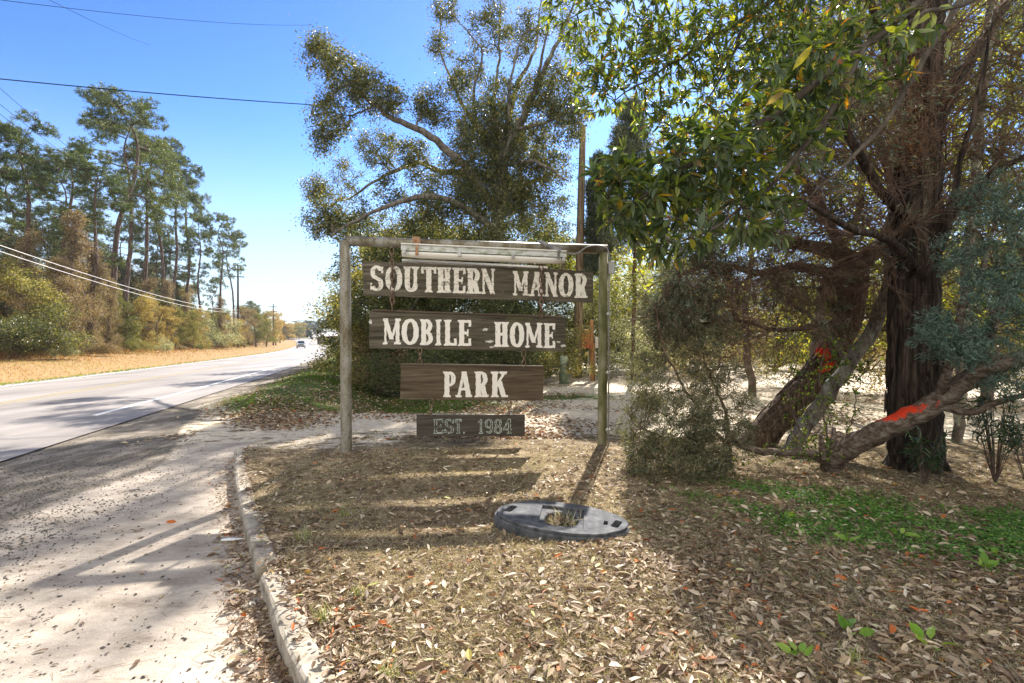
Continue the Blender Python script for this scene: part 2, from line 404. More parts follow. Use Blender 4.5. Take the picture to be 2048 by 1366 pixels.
# ------------------------------------------------------------------ road and markings
def strip(name, o0, o1, dz, mat, y0=-12, y1=900, w=False, gaps=None, kind='structure'):
    ys = np.concatenate([np.arange(y0, 60, 1.2), np.arange(60, y1, 6.)])
    k = 9 if name == 'road' else 2
    V = []; 
    for y in ys:
        a = (xl(y)+o0 if w in ('L', 'B') else xr(y)+o0); b = (xl(y)+o1 if w == 'L' else xr(y)+o1)
        if w == 'C': m = (xl(y)+xr(y))/2; a, b = m+o0, m+o1
        for t in np.linspace(0, 1, k):
            x = a+(b-a)*t; V.append((x, y, float(zf(x, y, True))+dz))
    V = np.array(V); i = np.arange(len(ys)-1)[:, None]*k; j = np.arange(k-1)[None]
    F = np.stack([i+j, i+j+1, i+j+k+1, i+j+k], -1).reshape(-1, 4)
    m = MB(); m.add(V, F); o = m.build(name, mat, smooth=True); tag(o, kind=kind); return o
rm, n, out = new_mat("asphalt")
t1 = noise(n, .5, 6, .6, stretch=(1.5, .25, 1)); t2 = noise(n, 90, 4, .7); t3 = noise(n, 5, 6, .65)
r1 = ramp(n, [(.18, .16, .14), (.27, .24, .215), (.35, .315, .285)], [.3, .5, .7]); n.links.new(t1.outputs[0], r1.inputs[0])
r2 = ramp(n, [(.55, .55, .55), (1, 1, 1)], [.38, .55]); n.links.new(t2.outputs[0], r2.inputs[0])
bsdf(n, out, mixc(n, .8, r1.outputs[0], r2.outputs[0], 'MULTIPLY'), .62, 0, .5, t2.outputs[0], .5, .006)
strip('road', -.75, 1.0, .022, rm, w='B')
def paint(name, col, wear):
    m, n, out = new_mat(name); t = noise(n, 14, 8, .75); r = ramp(n, [(.2, .185, .17), col], [wear, wear+.1]); n.links.new(t.outputs[0], r.inputs[0])
    bsdf(n, out, r.outputs[0], .6, 0, .3); return m
strip('road_edge_line', -.14, 0.0, .027, paint("white_line", (.72, .72, .70), .3), y0=10.9)
strip('road_edge_line', 0.05, .17, .027, bpy.data.materials["white_line"], w='L')
ym = paint("yellow_line", (.50, .36, .10), .46)
strip('road_centre_line', -.2, -.09, .027, ym, w='C'); strip('road_centre_line', .09, .2, .027, ym, w='C')

# kerb: two weathered concrete lengths laid along the drive, broken between
km = plain("kerb_concrete", [(.12, .10, .075), (.30, .265, .21), (.42, .375, .31)], 9, .9, bump_s=.6, bump_d=.01, pos=[.28, .48, .68])
def kerb(y0, y1, sink=0, tilt=0):
    ys = np.arange(y0, y1, .07); prof = [(-.066, -.16), (-.066, -.02), (-.058, -.002), (-.042, .008), (.05, .010), (.066, .0), (.07, -.16)]
    V = []
    for q, y in enumerate(ys):
        x = float(kx(y)); d = Vector((float(kx(y+.1)-kx(y-.1)), .2, 0)).normalized(); s = Vector((d.y, -d.x, 0))
        e = .35 if q in (0, len(ys)-1) else 1
        for (a, b) in prof:
            jit = rng.normal()*.0012+.004*math.sin(y*9+b*80)
            p = Vector((x, y, 0))+s*(a*(1.0+.0*e)+jit); V.append((p.x, p.y, .008-sink+b+rng.normal()*.0010+.0025*math.sin(y*7+a*30)+tilt*(y-y0)))
    k = len(prof); i = np.arange(len(ys)-1)[:, None]*k; j = np.arange(k-1)[None]
    m = MB(); m.add(V, np.stack([i+j, i+j+1, i+j+k+1, i+j+k], -1).reshape(-1, 4))
    m.v[-1] = m.v[-1]; 
    for s0 in (0, (len(ys)-1)*k): m.f.append(np.arange(s0, s0+k)[None]); m.m.append(np.zeros(1, np.int32)); m.r.append(np.full(1, .5, np.float32))
    o = m.build('kerb', km, smooth=False); tag(o, kind='structure'); return o
kerb(3.42, 7.18); kerb(-2.5, 3.36, .012)

# ------------------------------------------------------------------ litter, grass, gravel (nobody could count them)
LITTER = leafmat("fallen_leaf", [(.08, .05, .03), (.21, .14, .085), (.37, .285, .185), (.57, .475, .345), (.70, .64, .52), (.34, .34, .08), (.46, .13, .03)],
                 [0, .36, .70, .91, .955, .965, .980], trans=.12, rough=.6, spec=.3, tint=(1.2, .8, .5), objvar=0)
STRAW = leafmat("dry_grass", [(.09, .07, .045), (.30, .25, .165), (.60, .54, .42), (.28, .32, .10), (.12, .20, .04)], [0, .33, .74, .87, 1], trans=.3, rough=.8, spec=.1, objvar=0)
GREEN = leafmat("green_grass", [(.05, .10, .02), (.12, .21, .03), (.24, .30, .06), (.42, .38, .20)], [0, .45, .85, 1], trans=.45, rough=.7, spec=.15, objvar=0)
FIELD = leafmat("field_grass", [(.15, .075, .035), (.32, .18, .09), (.46, .32, .18), (.20, .22, .08)], [0, .45, .85, 1], trans=.4, rough=.8, spec=.1, objvar=0)
def pn(x, y, s, o=0.):
    return (np.sin(x*s+1.3*np.sin(y*s*.8+o)+o)+np.sin(y*s*1.13+1.7*np.sin(x*s*.7+2+o))+np.sin((x+y)*s*2.1+o)*.6)/2.6
def scatter(n, x0, x1, y0, y1, dens, near=1.0):
    """points on the ground; density falls with distance"""
    m = n*6
    y = 1/(rng.random(m)**near*(1/y0-1/y1)+1/y1) if near else rng.uniform(y0, y1, m)
    x = rng.uniform(x0, x1, m)
    keep = (np.abs(x) < 1.12*y+1.4) & (rng.random(m) < dens(x, y)); x, y = x[keep][:n], y[keep][:n]
    return x, y
def lay(x, y, dz=.004): return np.stack([x, y, zf(x, y)+dz], -1)
def flat_dirs(n, el=.18):
    a = rng.uniform(0, 2*np.pi, n); e = rng.normal(0, el, n)
    return np.stack([np.cos(a)*np.cos(e), np.sin(a)*np.cos(e), np.sin(e)], -1)
mb = MB()
def dl(x, y):
    e = sst(-.02, .1, x-kx(y)); back = 1-.93*sst(6.9, 8.2, y)
    g = np.exp(-((kx(y)-x-.13)/.14)**2)*.9*(y < 7)+.008*(x < kx(y))*(x > -4.2)
    return np.clip(e*back*(.5+.4*(pn(x, y, 2.2)))+.3*e*back*sst(0, 2, x)+g*(x < kx(y)), 0, 1)
x, y = scatter(44000, -4.4, 6.5, 1.75, 10, dl, .75); k = len(x)
D = flat_dirs(k, .22); L = .018+.07*rng.random(k)**1.5; lift = rng.gamma(1.5, .004, k)+.003
lift[x < kx(y)-.05] *= .3
mb.leaves8(lay(x, y)+np.array([0, 0, 1])*lift[:, None], D, L, L*rng.uniform(.22, .5, k), up=1.7, curl=.3, cup=.3)
x, y = scatter(46000, -4.2, 6.5, 1.75, 10, dl, .8); k = len(x); mb.kites(lay(x, y, .006), flat_dirs(k, .3), rng.uniform(.008, .03, k), rng.uniform(.005, .013, k), up=1.5, fold=.3)
x, y = scatter(30000, -6, 16, 7.6, 30, lambda x, y: (.12+.6*pn(x, y, 1.1, 2))*(1-.6*sst(0, 2, x))-.4*ground_masks(x, y)['grav'], .6); k = len(x)
mb.kites(lay(x, y, .01), flat_dirs(k, .25), rng.uniform(.06, .12, k), .04, up=1.5)
x, y = scatter(9000, -16, 2, 9.5, 40, lambda x, y: ground_masks(x, y)['grass']*(.4+.6*pn(x, y, 1.3, 8)), .6); k = len(x)
mb.kites(lay(x, y, .03), flat_dirs(k, .3), rng.uniform(.06, .12, k)*np.clip(y/14, 1, 3)**.5, .05, up=1.5)
k = 700; y = 1.6+5.4*rng.random(k)**1.2; side = rng.random(k) < .75; x = kx(y)+np.where(side, rng.uniform(.01, .09, k), rng.uniform(-.06, .05, k)); x = np.where(np.abs(y-3.39) < .12, kx(y)+rng.uniform(-.07, .08, k), x)
L = rng.uniform(.02, .06, k); mb.leaves8(np.stack([x, y, np.full(k, .034)+rng.random(k)*.008], -1), flat_dirs(k, .2), L, L*.34, up=2, curl=.25, cup=.3)
tag(mb.build('leaf_litter', LITTER), 'brown and tan fallen oak leaves strewn over the mound', 'fallen leaves', kind='stuff')
mb = MB()
x, y = scatter(230000, -4.2, 6.5, 1.75, 11, lambda x, y: sst(.02, .25, x-kx(y)+.15*pn(x, y, 5))*(1-.75*sst(6.8, 8, y))*np.clip(.62+.5*pn(x, y, 3.1, 1), .12, 1), .8); k = len(x)
D = flat_dirs(k, .3); D[:, 2] = np.abs(D[:, 2])+rng.uniform(.0, .5, k)**1.5; D = norm(D)
hue = np.clip(rng.random(k)*.82+.3*np.clip(pn(x, y, 1.4, 4)+.35, 0, 1)*rng.random(k), 0, 1)
mb.kites(lay(x, y, .002), D, rng.uniform(.015, .06, k), rng.uniform(.0022, .0042, k), rnd=hue, fold=.3)
# longer tufts
for (tx, ty, h) in ((-1.02, 2.75, .13), (-.15, 1.98, .2), (-.55, 2.3, .1), (-1.55, 3.8, .14), (.85, 2.1, .16), (-.9, 3.0, .1), (1.6, 2.4, .1), (-1.4, 4.3, .1)):
    k = 38; a = rng.uniform(0, 6.28, k); r = rng.uniform(.02, .6, k)
    D = norm(np.stack([np.cos(a)*r, np.sin(a)*r, np.ones(k)], -1)); b = np.stack([tx+rng.normal(0, .025, k), ty+rng.normal(0, .025, k)], -1)
    mb.kites(lay(b[:, 0], b[:, 1], 0), D, rng.uniform(.4, 1, k)*h, .005, rnd=rng.uniform(.7, 1, k), fold=.25)
tag(mb.build('dry_grass', STRAW), 'thin dry turf and straw between the fallen leaves', 'dry grass', kind='stuff')
mb = MB()
def dp(x, y):
    e = sst(-.3, .1, x-kx(y)); return np.clip(e*.7+.9*np.exp(-((kx(y)-x-.12)/.2)**2)+.02, 0, 1)*(1-.6*sst(6.5, 8, y))
x, y = scatter(15000, -4.4, 6.5, 1.75, 9.5, dp, .8); k = len(x); D = flat_dirs(k, .1)
A = lay(x, y, .006); mb.prisms(A, A+D*rng.uniform(.05, .17, k)[:, None], .0011, .0006, 3)
for q in range(46):
    tx, ty = rng.uniform(-1.5, 4.5), 1.9+5.5*rng.random()**1.4
    if tx < kx(ty)+.2: tx = float(kx(ty))-.25*rng.random()-.1
    a = rng.uniform(0, 3.14); ll = rng.uniform(.08, .35); p0 = np.array([tx, ty, 0]); d = np.array([math.cos(a), math.sin(a), 0]); sd = np.array([-d[1], d[0], 0])*rng.normal()*.04
    pts = [p0-d*ll/2, p0+sd, p0+d*ll/2]; pts = [(p[0], p[1], float(zf(p[0], p[1]))+.018) for p in pts]; mb.tube(pts, [.004, .0035, .002], 5)
tag(mb.build('pine_straw', plain("pine_straw", [(.12, .07, .04), (.27, .17, .10)], 9, .8)), 'brown pine needles lying along the kerb and mound', 'pine needles', kind='stuff')
# green ground cover
mb = MB()
def dc(x, y):
    v = np.exp(-((y-(5.15-.42*(x-1.9)))/.50)**2)*(x > 1.3)*sst(1.2, 2.2, x)*1.2+.7*np.exp(-((y-(4.35-.4*(x-2.2)))/.35)**2)*(x > 2)
    return np.clip(v*(.62+.9*pn(x, y, 3.3, 5)), 0, 1)
x, y = scatter(22000, 1.2, 5.6, 2.4, 6.4, dc, .5); k = len(x)
for q in range(3):
    a = rng.uniform(0, 6.28, k); D = np.stack([np.cos(a), np.sin(a), rng.uniform(.1, .6, k)], -1)
    mb.kites(lay(x, y, .012)+rng.normal(size=(k, 3))*.006, norm(D), rng.uniform(.018, .034, k), rng.uniform(.016, .028, k), up=2, wide=.6)
tag(mb.build('clover_patch', leafmat("clover", [(.05, .13, .025), (.11, .25, .04), (.22, .38, .07)], trans=.4, objvar=0)), 'low green clover spreading over the shaded soil', 'clover', kind='stuff')
WEED = leafmat("weed_leaf", [(.10, .22, .03), (.20, .36, .05), (.30, .42, .08)], trans=.4, rough=.45, objvar=0)
wl = [(1.73, 2.62, 'beside the long dark leaf'), (1.35, 2.42, 'in bare litter nearest the camera'), (2.05, 2.5, 'at the sunny spot'), (3.1, 3.35, 'at the edge of the clover'), (3.35, 3.6, 'in the clover, broadest of its row'), (2.95, 3.9, 'half hidden in clover'), (3.55, 3.25, 'below the clover'), (3.0, 2.75, 'in shade by the frame edge'), (2.45, 3.75, 'between litter and clover'), (2.3, 4.3, 'on the clover border')]
for q, (wx, wy, ds) in enumerate(wl):
    mb = MB(); k = int(rng.integers(5, 8)); a = np.arange(k)*2.4+rng.random(); r = rng.uniform(.5, 1.0, k)
    D = norm(np.stack([np.cos(a)*r, np.sin(a)*r, rng.uniform(.35, 1, k)], -1)); L = rng.uniform(.05, .085, k)
    b = np.zeros((k, 3)); stem = b+D*L[:, None]*.5
    mb.prisms(b, stem, .0018, .0014, 4, rnd=.2); mb.leaves8(stem, D, L, L*.62, curl=.6, cup=.1)
    o = mb.build('weed', WEED, loc=(wx, wy, float(zf(wx, wy))+.003)); tag(o, 'small green broadleaf seedling '+ds, 'weed', 'broadleaf weeds on the litter')
# bank and field grass
mb = MB()
x, y = scatter(44000, -34, 6, 10, 110, lambda x, y: np.clip(ground_masks(x, y)['grass']*(.42+.75*pn(x, y, .9, 3)), 0, 1), .7); k = len(x)
D = flat_dirs(k, .3); D[:, 2] = rng.uniform(.4, 1.6, k); D = norm(D); sc = np.clip(y/14, .8, 4)
mb.kites(lay(x, y, -.005), D, rng.uniform(.05, .11, k)*sc**.5, .012*sc, rnd=np.clip(rng.random(k)*.7+.2*pn(x, y, .5), 0, 1))
x, y = scatter(1500, -12, 10, 8, 14, lambda x, y: (pn(x, y, 1.7, 6) > .55)*.4, .3); k = len(x); D = flat_dirs(k, .3); D[:, 2] = rng.uniform(.3, 1.4, k)
mb.kites(lay(x, y, -.005), norm(D), rng.uniform(.04, .08, k), .01)
# bright margin on the far side of the road
x, y = scatter(9000, -80, -12, 14, 150, lambda x, y: np.exp(-((xl(y)-x-1.0)/.8)**2), .7); k = len(x); D = flat_dirs(k, .3); D[:, 2] = rng.uniform(.4, 1.6, k)
mb.kites(lay(x, y, -.01), norm(D), rng.uniform(.1, .2, k), .03*np.clip(y/20, 1, 4), rnd=rng.uniform(.3, 1, k))
tag(mb.build('bank_grass', GREEN), 'short green grass on the ditch bank and road margins', 'grass', kind='stuff')
mb = MB()
x, y = scatter(60000, -120, -14, 14, 210, lambda x, y: sst(1.5, 5, xl(y)-x+.8*pn(x, y, .4))*(1-sst(20, 30, xl(y)-x))*(.35+.65*(sst(5, 12, xl(y)-x))), .75); k = len(x)
D = flat_dirs(k, .3); D[:, 2] = rng.uniform(.8, 3, k); sc = np.clip(y/30, .7, 5)
hh = rng.uniform(.15, .55, k)*(.45+1.7*sst(7, 18, xl(y)-x))*(.8+.4*pn(x, y, .5, 2))
mb.kites(lay(x, y, -.02), norm(D), hh, .03*sc, rnd=np.clip(rng.random(k)*.75-.35*sst(8, 16, xl(y)-x)+.2+.25*(pn(x, y, .25, 7) > .5), 0, 1))
tag(mb.build('field_grass', FIELD), 'tall rust and straw coloured broomsedge beyond the road', 'dry grass', kind='stuff')
# loose asphalt crumbs
mb = MB()
x, y = scatter(24000, -8.6, -1.2, 2.0, 9.0, lambda x, y: np.clip(.75*np.exp(-(np.abs(x+4.1+.2*pn(x, y, 2)+sst(5.5, 9, y)*1.2)/.42)**1.2)+.8*ground_masks(x, y)['grav']+.014, 0, 1)*(x < kx(y)-.15), .6); k = len(x)
s_ = np.clip(rng.gamma(1.3, .0030, k)+.0025, 0, .015)
ic = np.array([(1, 0, 0), (-1, 0, 0), (0, 1, 0), (0, -1, 0), (0, 0, .55), (0, 0, -.6)], float); icf = np.array([(0, 2, 4), (2, 1, 4), (1, 3, 4), (3, 0, 4), (2, 0, 5), (1, 2, 5), (3, 1, 5), (0, 3, 5)])
ang = rng.uniform(0, 6.28, k); co, si = np.cos(ang), np.sin(ang); vv = ic[None]*rng.uniform(.6, 1.3, (k, 6, 1))*s_[:, None, None]
vx = vv[..., 0]*co[:, None]-vv[..., 1]*si[:, None]; vy = vv[..., 0]*si[:, None]+vv[..., 1]*co[:, None]
base = lay(x, y, .003)[:, None]
mb.add((np.stack([vx, vy, vv[..., 2]], -1)+base).reshape(-1, 3), (np.arange(k)[:, None, None]*6+icf[None]).reshape(-1, 3))
tag(mb.build('asphalt_gravel', plain("asphalt_crumb", [(.025, .022, .02), (.10, .09, .08), (.22, .2, .18)], 20, .9)), 'loose dark asphalt crumbs spilled on the pale drive', 'gravel', kind='stuff')

# ------------------------------------------------------------------ the sign
FA = Vector((-2.166, 6.7)); FK = .102      # frame plane: Y = 6.7 + (x + 2.166) * .102
def onf(px, py, d=0.0):
    k = (px-1024)/1024; Yp = (6.7+2.166*FK-d)/(1-FK*k); return P(px, py, Yp)
fdir = Vector((1, FK, 0)).normalized(); fn = Vector((FK, -1, 0)).normalized()     # along, towards the camera
PIPE = new_mat("galvanised_pipe"); m, n, out = PIPE; PIPE = m
t = noise(n, 5, 8, .7, stretch=(1, 1, .35)); r = ramp(n, [(.10, .065, .035), (.17, .14, .085), (.27, .25, .20), (.36, .35, .32)], [.3, .45, .55, .7]); n.links.new(t.outputs[0], r.inputs[0])
t2 = noise(n, 42, 5, .7); r2 = ramp(n, [(.35, .3, .22), (1, 1, 1)], [.36, .47]); n.links.new(t2.outputs[0], r2.inputs[0])
bsdf(n, out, mixc(n, .9, r.outputs[0], r2.outputs[0], 'MULTIPLY'), .5, .35, .4, t2.outputs[0], .35, .004)
MOSSPIPE = plain("algae_stained_pipe", [(.05, .055, .015), (.13, .13, .05), (.24, .22, .14), (.30, .29, .24)], 7, .7, .15, stretch=(1, 1, .4), pos=[.3, .45, .6, .75])
BOARD = []
def boardmat(name, cols, moss=.56):
    m, n, out = new_mat(name)
    t = noise(n, 1, 9, .68, stretch=(1.2, 6, 26), dist=.35)
    r = ramp(n, cols, [.3, .45, .58, .72]); n.links.new(t.outputs[0], r.inputs[0])
    p = noise(n, 3.2, 7, .7); pr = ramp(n, [(0, 0, 0), (1, 1, 1)], [moss, moss+.14]); n.links.new(p.outputs[0], pr.inputs[0])
    c = mixc(n, math_(n, 'MULTIPLY', pr.outputs[0], .6), r.outputs[0], (.13, .125, .05))
    p2 = noise(n, 11, 6, .7); pr2 = ramp(n, [(0, 0, 0), (1, 1, 1)], [.66, .72]); n.links.new(p2.outputs[0], pr2.inputs[0])
    c = mixc(n, math_(n, 'MULTIPLY', pr2.outputs[0], .6), c, (.36, .35, .30))
    bsdf(n, out, c, .85, 0, .2, t.outputs[0], .7, .006); return m
BM1 = boardmat("weathered_board", [(.028, .023, .015), (.07, .058, .041), (.12, .103, .075), (.20, .18, .14)])
BM2 = boardmat("brown_board", [(.04, .027, .018), (.085, .06, .04), (.13, .10, .068), (.20, .165, .12)], .62)
BM3 = boardmat("dark_board", [(.03, .024, .018), (.06, .05, .04), (.085, .075, .06), (.12, .11, .09)], .8)
def lettermat(name, col, dark, wear):
    m, n, out = new_mat(name)
    t = noise(n, 26, 8, .75, stretch=(1, 1, 1)); t2 = noise(n, 1, 6, .7, stretch=(3, 8, 60)); t3 = noise(n, 4, 4, .6)
    f = math_(n, 'ADD', math_(n, 'MULTIPLY', t.outputs[0], .5), math_(n, 'ADD', math_(n, 'MULTIPLY', t2.outputs[0], .3), math_(n, 'MULTIPLY', t3.outputs[0], .2)))
    r = ramp(n, [dark, tuple(.5*a+.5*b for a, b in zip(dark, col)), col], [wear, wear+.035, wear+.075]); n.links.new(f, r.inputs[0])
    bsdf(n, out, r.outputs[0], .75, 0, .2, t.outputs[0], .4, .003); return m
LM1 = lettermat("flaking_white_paint", (.74, .69, .60), (.16, .13, .09), .415)
LM2 = lettermat("white_paint", (.80, .75, .68), (.22, .17, .13), .375)
LM3 = lettermat("faded_paint", (.42, .46, .40), (.07, .065, .05), .44)
CHAIN = plain("rusty_chain", [(.06, .04, .03), (.18, .11, .07), (.32, .29, .25)], 30, .7, .4)
ZINC = plain("zinc", [(.22, .21, .2), (.42, .41, .39), (.55, .54, .5)], 14, .5, .4)

# slab-serif glyphs as shape tests on a unit-high grid
def G(ch, w, X, Y):
    m = np.zeros(X.shape, bool); t = .20*min(1, w/.62+.12); h = .105; sv = .115
    def rect(a, b, c, d): nonlocal m; m = m | ((X >= a) & (X <= b) & (Y >= c) & (Y <= d))
    def seg(x0, y0, x1, y1, tw): nonlocal m; xx = x0+(x1-x0)*(Y-y0)/(y1-y0); m = m | ((np.abs(X-xx) <= tw/2) & (Y >= min(y0, y1)) & (Y <= max(y0, y1)))
    def ser(cx, top, e=None):
        e = e or t/2+.055; y0, y1 = (1-sv, 1) if top else (0, sv); nonlocal m
        f = (1-Y)/sv if top else Y/sv; f = np.clip(f, 0, 1); m = m | ((np.abs(X-cx) <= t/2+(e-t/2)*np.clip(1.5*(1-f), 0, 1)) & (Y >= y0) & (Y <= y1))
    def stem(cx, a=1, b=1): rect(cx-t/2, cx+t/2, 0, 1); (a and ser(cx, 1)); (b and ser(cx, 0))
    def ring(cx, cy, rx, ry, tx, ty, cond=None, pw=2.2):
        nonlocal m; o = (np.abs((X-cx)/rx)**pw+np.abs((Y-cy)/ry)**pw <= 1); q = (np.abs((X-cx)/(rx-tx))**2+np.abs((Y-cy)/(ry-ty))**2 <= 1)
        k = o & ~q; m = m | (k if cond is None else k & cond)
    L = t/2+.055; Rr = w-L
    if ch == 'O': ring(w/2, .5, w/2, .5, t, .12)
    elif ch == 'I': stem(w/2)
    elif ch == 'S':
        ring(w/2, .735, w/2*.95, .265, t*.9, .115, (X <= w/2) | (Y >= .80)); ring(w/2, .27, w/2, .27, t*.9, .115, (X >= w/2) | (Y <= .20))
        m |= (np.abs((Y-.5)+(X-w/2)*.55) <= .085) & (np.abs(X-w/2) < w*.30)
        rect(w*.83, w*.99, .70, .95); rect(w*.0, w*.16, .06, .32)
    elif ch == 'U':
        rect(L-t/2, L+t/2, .3, 1); rect(Rr-t*.36, Rr+t*.3, .3, 1); ser(L, 1); ser(Rr, 1, L); ring(w/2, .3, w/2-.055, .3, t, .13, Y <= .3)
    elif ch == 'T': stem(w/2, 0, 1); rect(0, w, 1-h, 1); rect(0, .1, .74, 1); rect(w-.1, w, .74, 1)
    elif ch == 'H': stem(L); stem(Rr); rect(L, Rr, .45, .56)
    elif ch in 'EL':
        stem(L); rect(L, w, 0, h); rect(w-.1, w, 0, .28)
        if ch == 'E': rect(L, w, 1-h, 1); rect(w-.1, w, .74, 1); rect(L, w*.78, .45, .56); rect(w*.68, w*.8, .38, .64)
    elif ch in 'RPB':
        stem(L)
        rx = (w-L)*.92
        hh = .29 if ch != 'B' else .26
        ring(L+rx*.25, 1-hh, rx*.75, hh, t*.9, .1, X >= L+rx*.2); rect(L, L+rx*.3, 1-.1, 1); rect(L, L+rx*.3, 1-2*hh, 1-2*hh+.1)
        if ch == 'R': m |= (np.abs(X-(L+rx*.45+(.45-Y)*w*.40)) <= t*.5) & (Y <= .47); rect(w*.82, w*1.02, 0, .09)
        if ch == 'B': ring(L+rx*.25, .27, rx*.82, .27, t*.9, .1, X >= L+rx*.2); rect(L, L+rx*.3, 0, .1); rect(L, L+rx*.3, .44, .54)
    elif ch == 'N':
        L = .085; Rr = w-.085; rect(L-.035, L+.045, 0, 1); rect(Rr-.045, Rr+.035, 0, 1); rect(0, L+.09, .91, 1); rect(0, L+.08, 0, .09); rect(Rr-.08, w, .91, 1)
        m |= (np.abs(X-(L+.0+(1-Y)*(Rr-L))) <= t*.48) 
    elif ch == 'M':
        L = .085; Rr = w-.11; rect(L-.03, L+.045, 0, 1); rect(Rr-t*.36, Rr+t*.36, 0, 1); rect(0, L+.1, .91, 1); rect(0, L+.09, 0, .09); rect(Rr-.1, w+.01, .91, 1); rect(Rr-.13, w+.02, 0, .09)
        m |= (np.abs(X-(L+(1-Y)*(w/2-L)/.8)) <= t*.42) & (Y > .2); m |= (np.abs(X-(Rr-(1-Y)*(Rr-w/2)/.8)) <= .045) & (Y > .2)
    elif ch == 'A':
        m |= (np.abs(X-(.1+Y*(w/2-.1))) <= .055); m |= (np.abs(X-(w-.13-Y*(w/2-.13))) <= t*.5); rect(w*.25, w*.75, .26, .36)
        rect(0, w*.36, 0, .085); rect(w*.6, w, 0, .085); rect(w*.36, w*.62, .92, 1)
    elif ch == 'K':
        stem(L); m |= (np.abs(X-(L+t*.3+(Y-.42)*(Rr-L)/.58)) <= .06) & (Y >= .4); m |= (np.abs(X-(L+(w-L)*.35+(.62-Y)*(w-L)*.62)) <= t*.5) & (Y <= .62); ser(Rr, 1); rect(w*.72, w*1.04, 0, .09)
    elif ch == '.': rect(w*.3, w*.7, 0, .13)
    elif ch == '1': stem(w/2, 0, 1); m |= (np.abs(Y-(.8+(X-w*.1)*.5)) <= .06) & (X < w/2) & (X > 0); rect(w*.1, w*.9, 0, .08)
    elif ch == '9': ring(w/2, .68, w/2, .32, t*.8, .1); ring(w/2, .5, w/2, .5, t*.8, .11, (X > w*.55) & (Y < .62) | (Y < .16) & (X > w*.12))
    elif ch == '8': ring(w/2, .74, w/2*.88, .26, t*.75, .1); ring(w/2, .27, w/2, .27, t*.75, .1)
    elif ch == '4': rect(w*.58, w*.58+t*.9, 0, 1); rect(0, w, .24, .35); m |= (np.abs(X-(.04+(Y-.3)*w*.85)) <= .06) & (Y > .3); rect(w*.4, w, 0, .08)
    return m
def lettering(mb, text, cell=.0035, outline=False):
    """text: (char, u0, u1, v0, v1, slant) in board metres; painted cells joined into runs"""
    for (ch, u0, u1, v0, v1, sl) in text:
        H = v1-v0; w = (u1-u0)/H; ny_ = int(H/cell); nx_ = int((u1-u0)*1.08/cell)
        xs = (np.arange(nx_)+.5)*cell/H-.02; ys = (np.arange(ny_)+.5)/ny_
        XX, YY = np.meshgrid(xs, ys)
        XX = XX+.006*np.sin(YY*23+u0*9)+.004*np.sin(YY*61+u0*5); YY2 = YY+.007*np.sin(XX*19+u0*7)
        g = G(ch, w, XX, YY2)
        if outline:
            k = max(1, int(.011/cell)); e = g.copy()
            for _ in range(k):
                e2 = e.copy(); e2[1:] &= e[:-1]; e2[:-1] &= e[1:]; e2[:, 1:] &= e[:, :-1]; e2[:, :-1] &= e[:, 1:]; e2[0] = e2[-1] = False; e2[:, 0] = e2[:, -1] = False; e = e2
            inner = e; holes = rng.random(g.shape) < 0
            g = g & ~inner
        V = []; 
        for r_ in range(ny_):
            row = g[r_]; d = np.diff(np.concatenate([[0], row.astype(int), [0]])); s0 = np.where(d == 1)[0]; s1 = np.where(d == -1)[0]
            for a, b in zip(s0, s1):
                ya = v0+r_*H/ny_; yb = v0+(r_+1)*H/ny_; xa = u0+a*cell-.02*H; xb = u0+b*cell-.02*H
                sa, sb = sl*(a*cell), sl*(b*cell)
                V += [(xa, 0, ya+sa), (xb, 0, ya+sb), (xb, 0, yb+sb), (xa, 0, yb+sa)]
        if V: mb.add(V, np.arange(len(V)).reshape(-1, 4))
def link_chain(mb, p0, p1, L=.1, rw=.026, r=.008, mat=0):
    p0, p1 = Vector(p0), Vector(p1); d = p1-p0; n = max(1, round(d.length/(L*.8))); st = d.length/n; a = np.linspace(0, 2*np.pi, 13)[:-1]
    for q in range(n):
        c = p0+d*((q+.5)/n); s = fdir.to_3d() if q % 2 == 0 else fn.to_3d(); pts = []
        for t in np.linspace(0, 2*np.pi, 17):
            pts.append(c+s*(math.cos(t)*rw)+d.normalized()*(math.sin(t)*(st*.5+r*1.6)))
        mb.tube(pts, r, 6, mat, cap=False)
def P3(v): return Vector((v.x, v.y, v.z))
sf = empty('pipe_gantry', (FA.x+1.72, FA.y+.175, 0), 'tall rusty galvanised pipe goalpost frame holding the hanging boards', 'sign frame')
def child(mb, name, mats, root, smooth=False, label=None):
    """part: mesh given in world coordinates, shifted to its root's frame"""
    M = root.matrix_basis.inverted() if root.parent is None else (root.parent.matrix_basis @ root.matrix_basis).inverted()
    Mn = np.array(M); 
    for q in range(len(mb.v)): mb.v[q] = mb.v[q] @ Mn[:3, :3].T+Mn[:3, 3]
    o = mb.build(name, mats, root, smooth)
    if label: o['label'] = label
    return o
pl_t, pl_b = onf(690, 482), onf(693, 915); pr_t, pr_b = onf(1207, 500), onf(1204, 908)
mb = MB(); mb.tube(smooth_poly([(*Vector((pl_b.x, pl_b.y, -.4)), .072), (*pl_b, .072), (*((pl_b+pl_t)/2), .071), (*pl_t, .070)], .3), .071, 20); child(mb, 'post', PIPE, sf, True)
mb = MB(); mb.tube([(pr_b.x, pr_b.y, -.4), pr_b, (pr_b+pr_t)/2, pr_t-Vector((0, 0, .04))], .063, 20); child(mb, 'post', MOSSPIPE, sf, True, 'green algae stained pipe post')
mb = MB(); mb.tube([pl_t+fdir*.02-Vector((0, 0, .0)), onf(950, 491), onf(1207, 499)+fdir*.05], .064, 20); child(mb, 'crossbar', PIPE, sf, True)
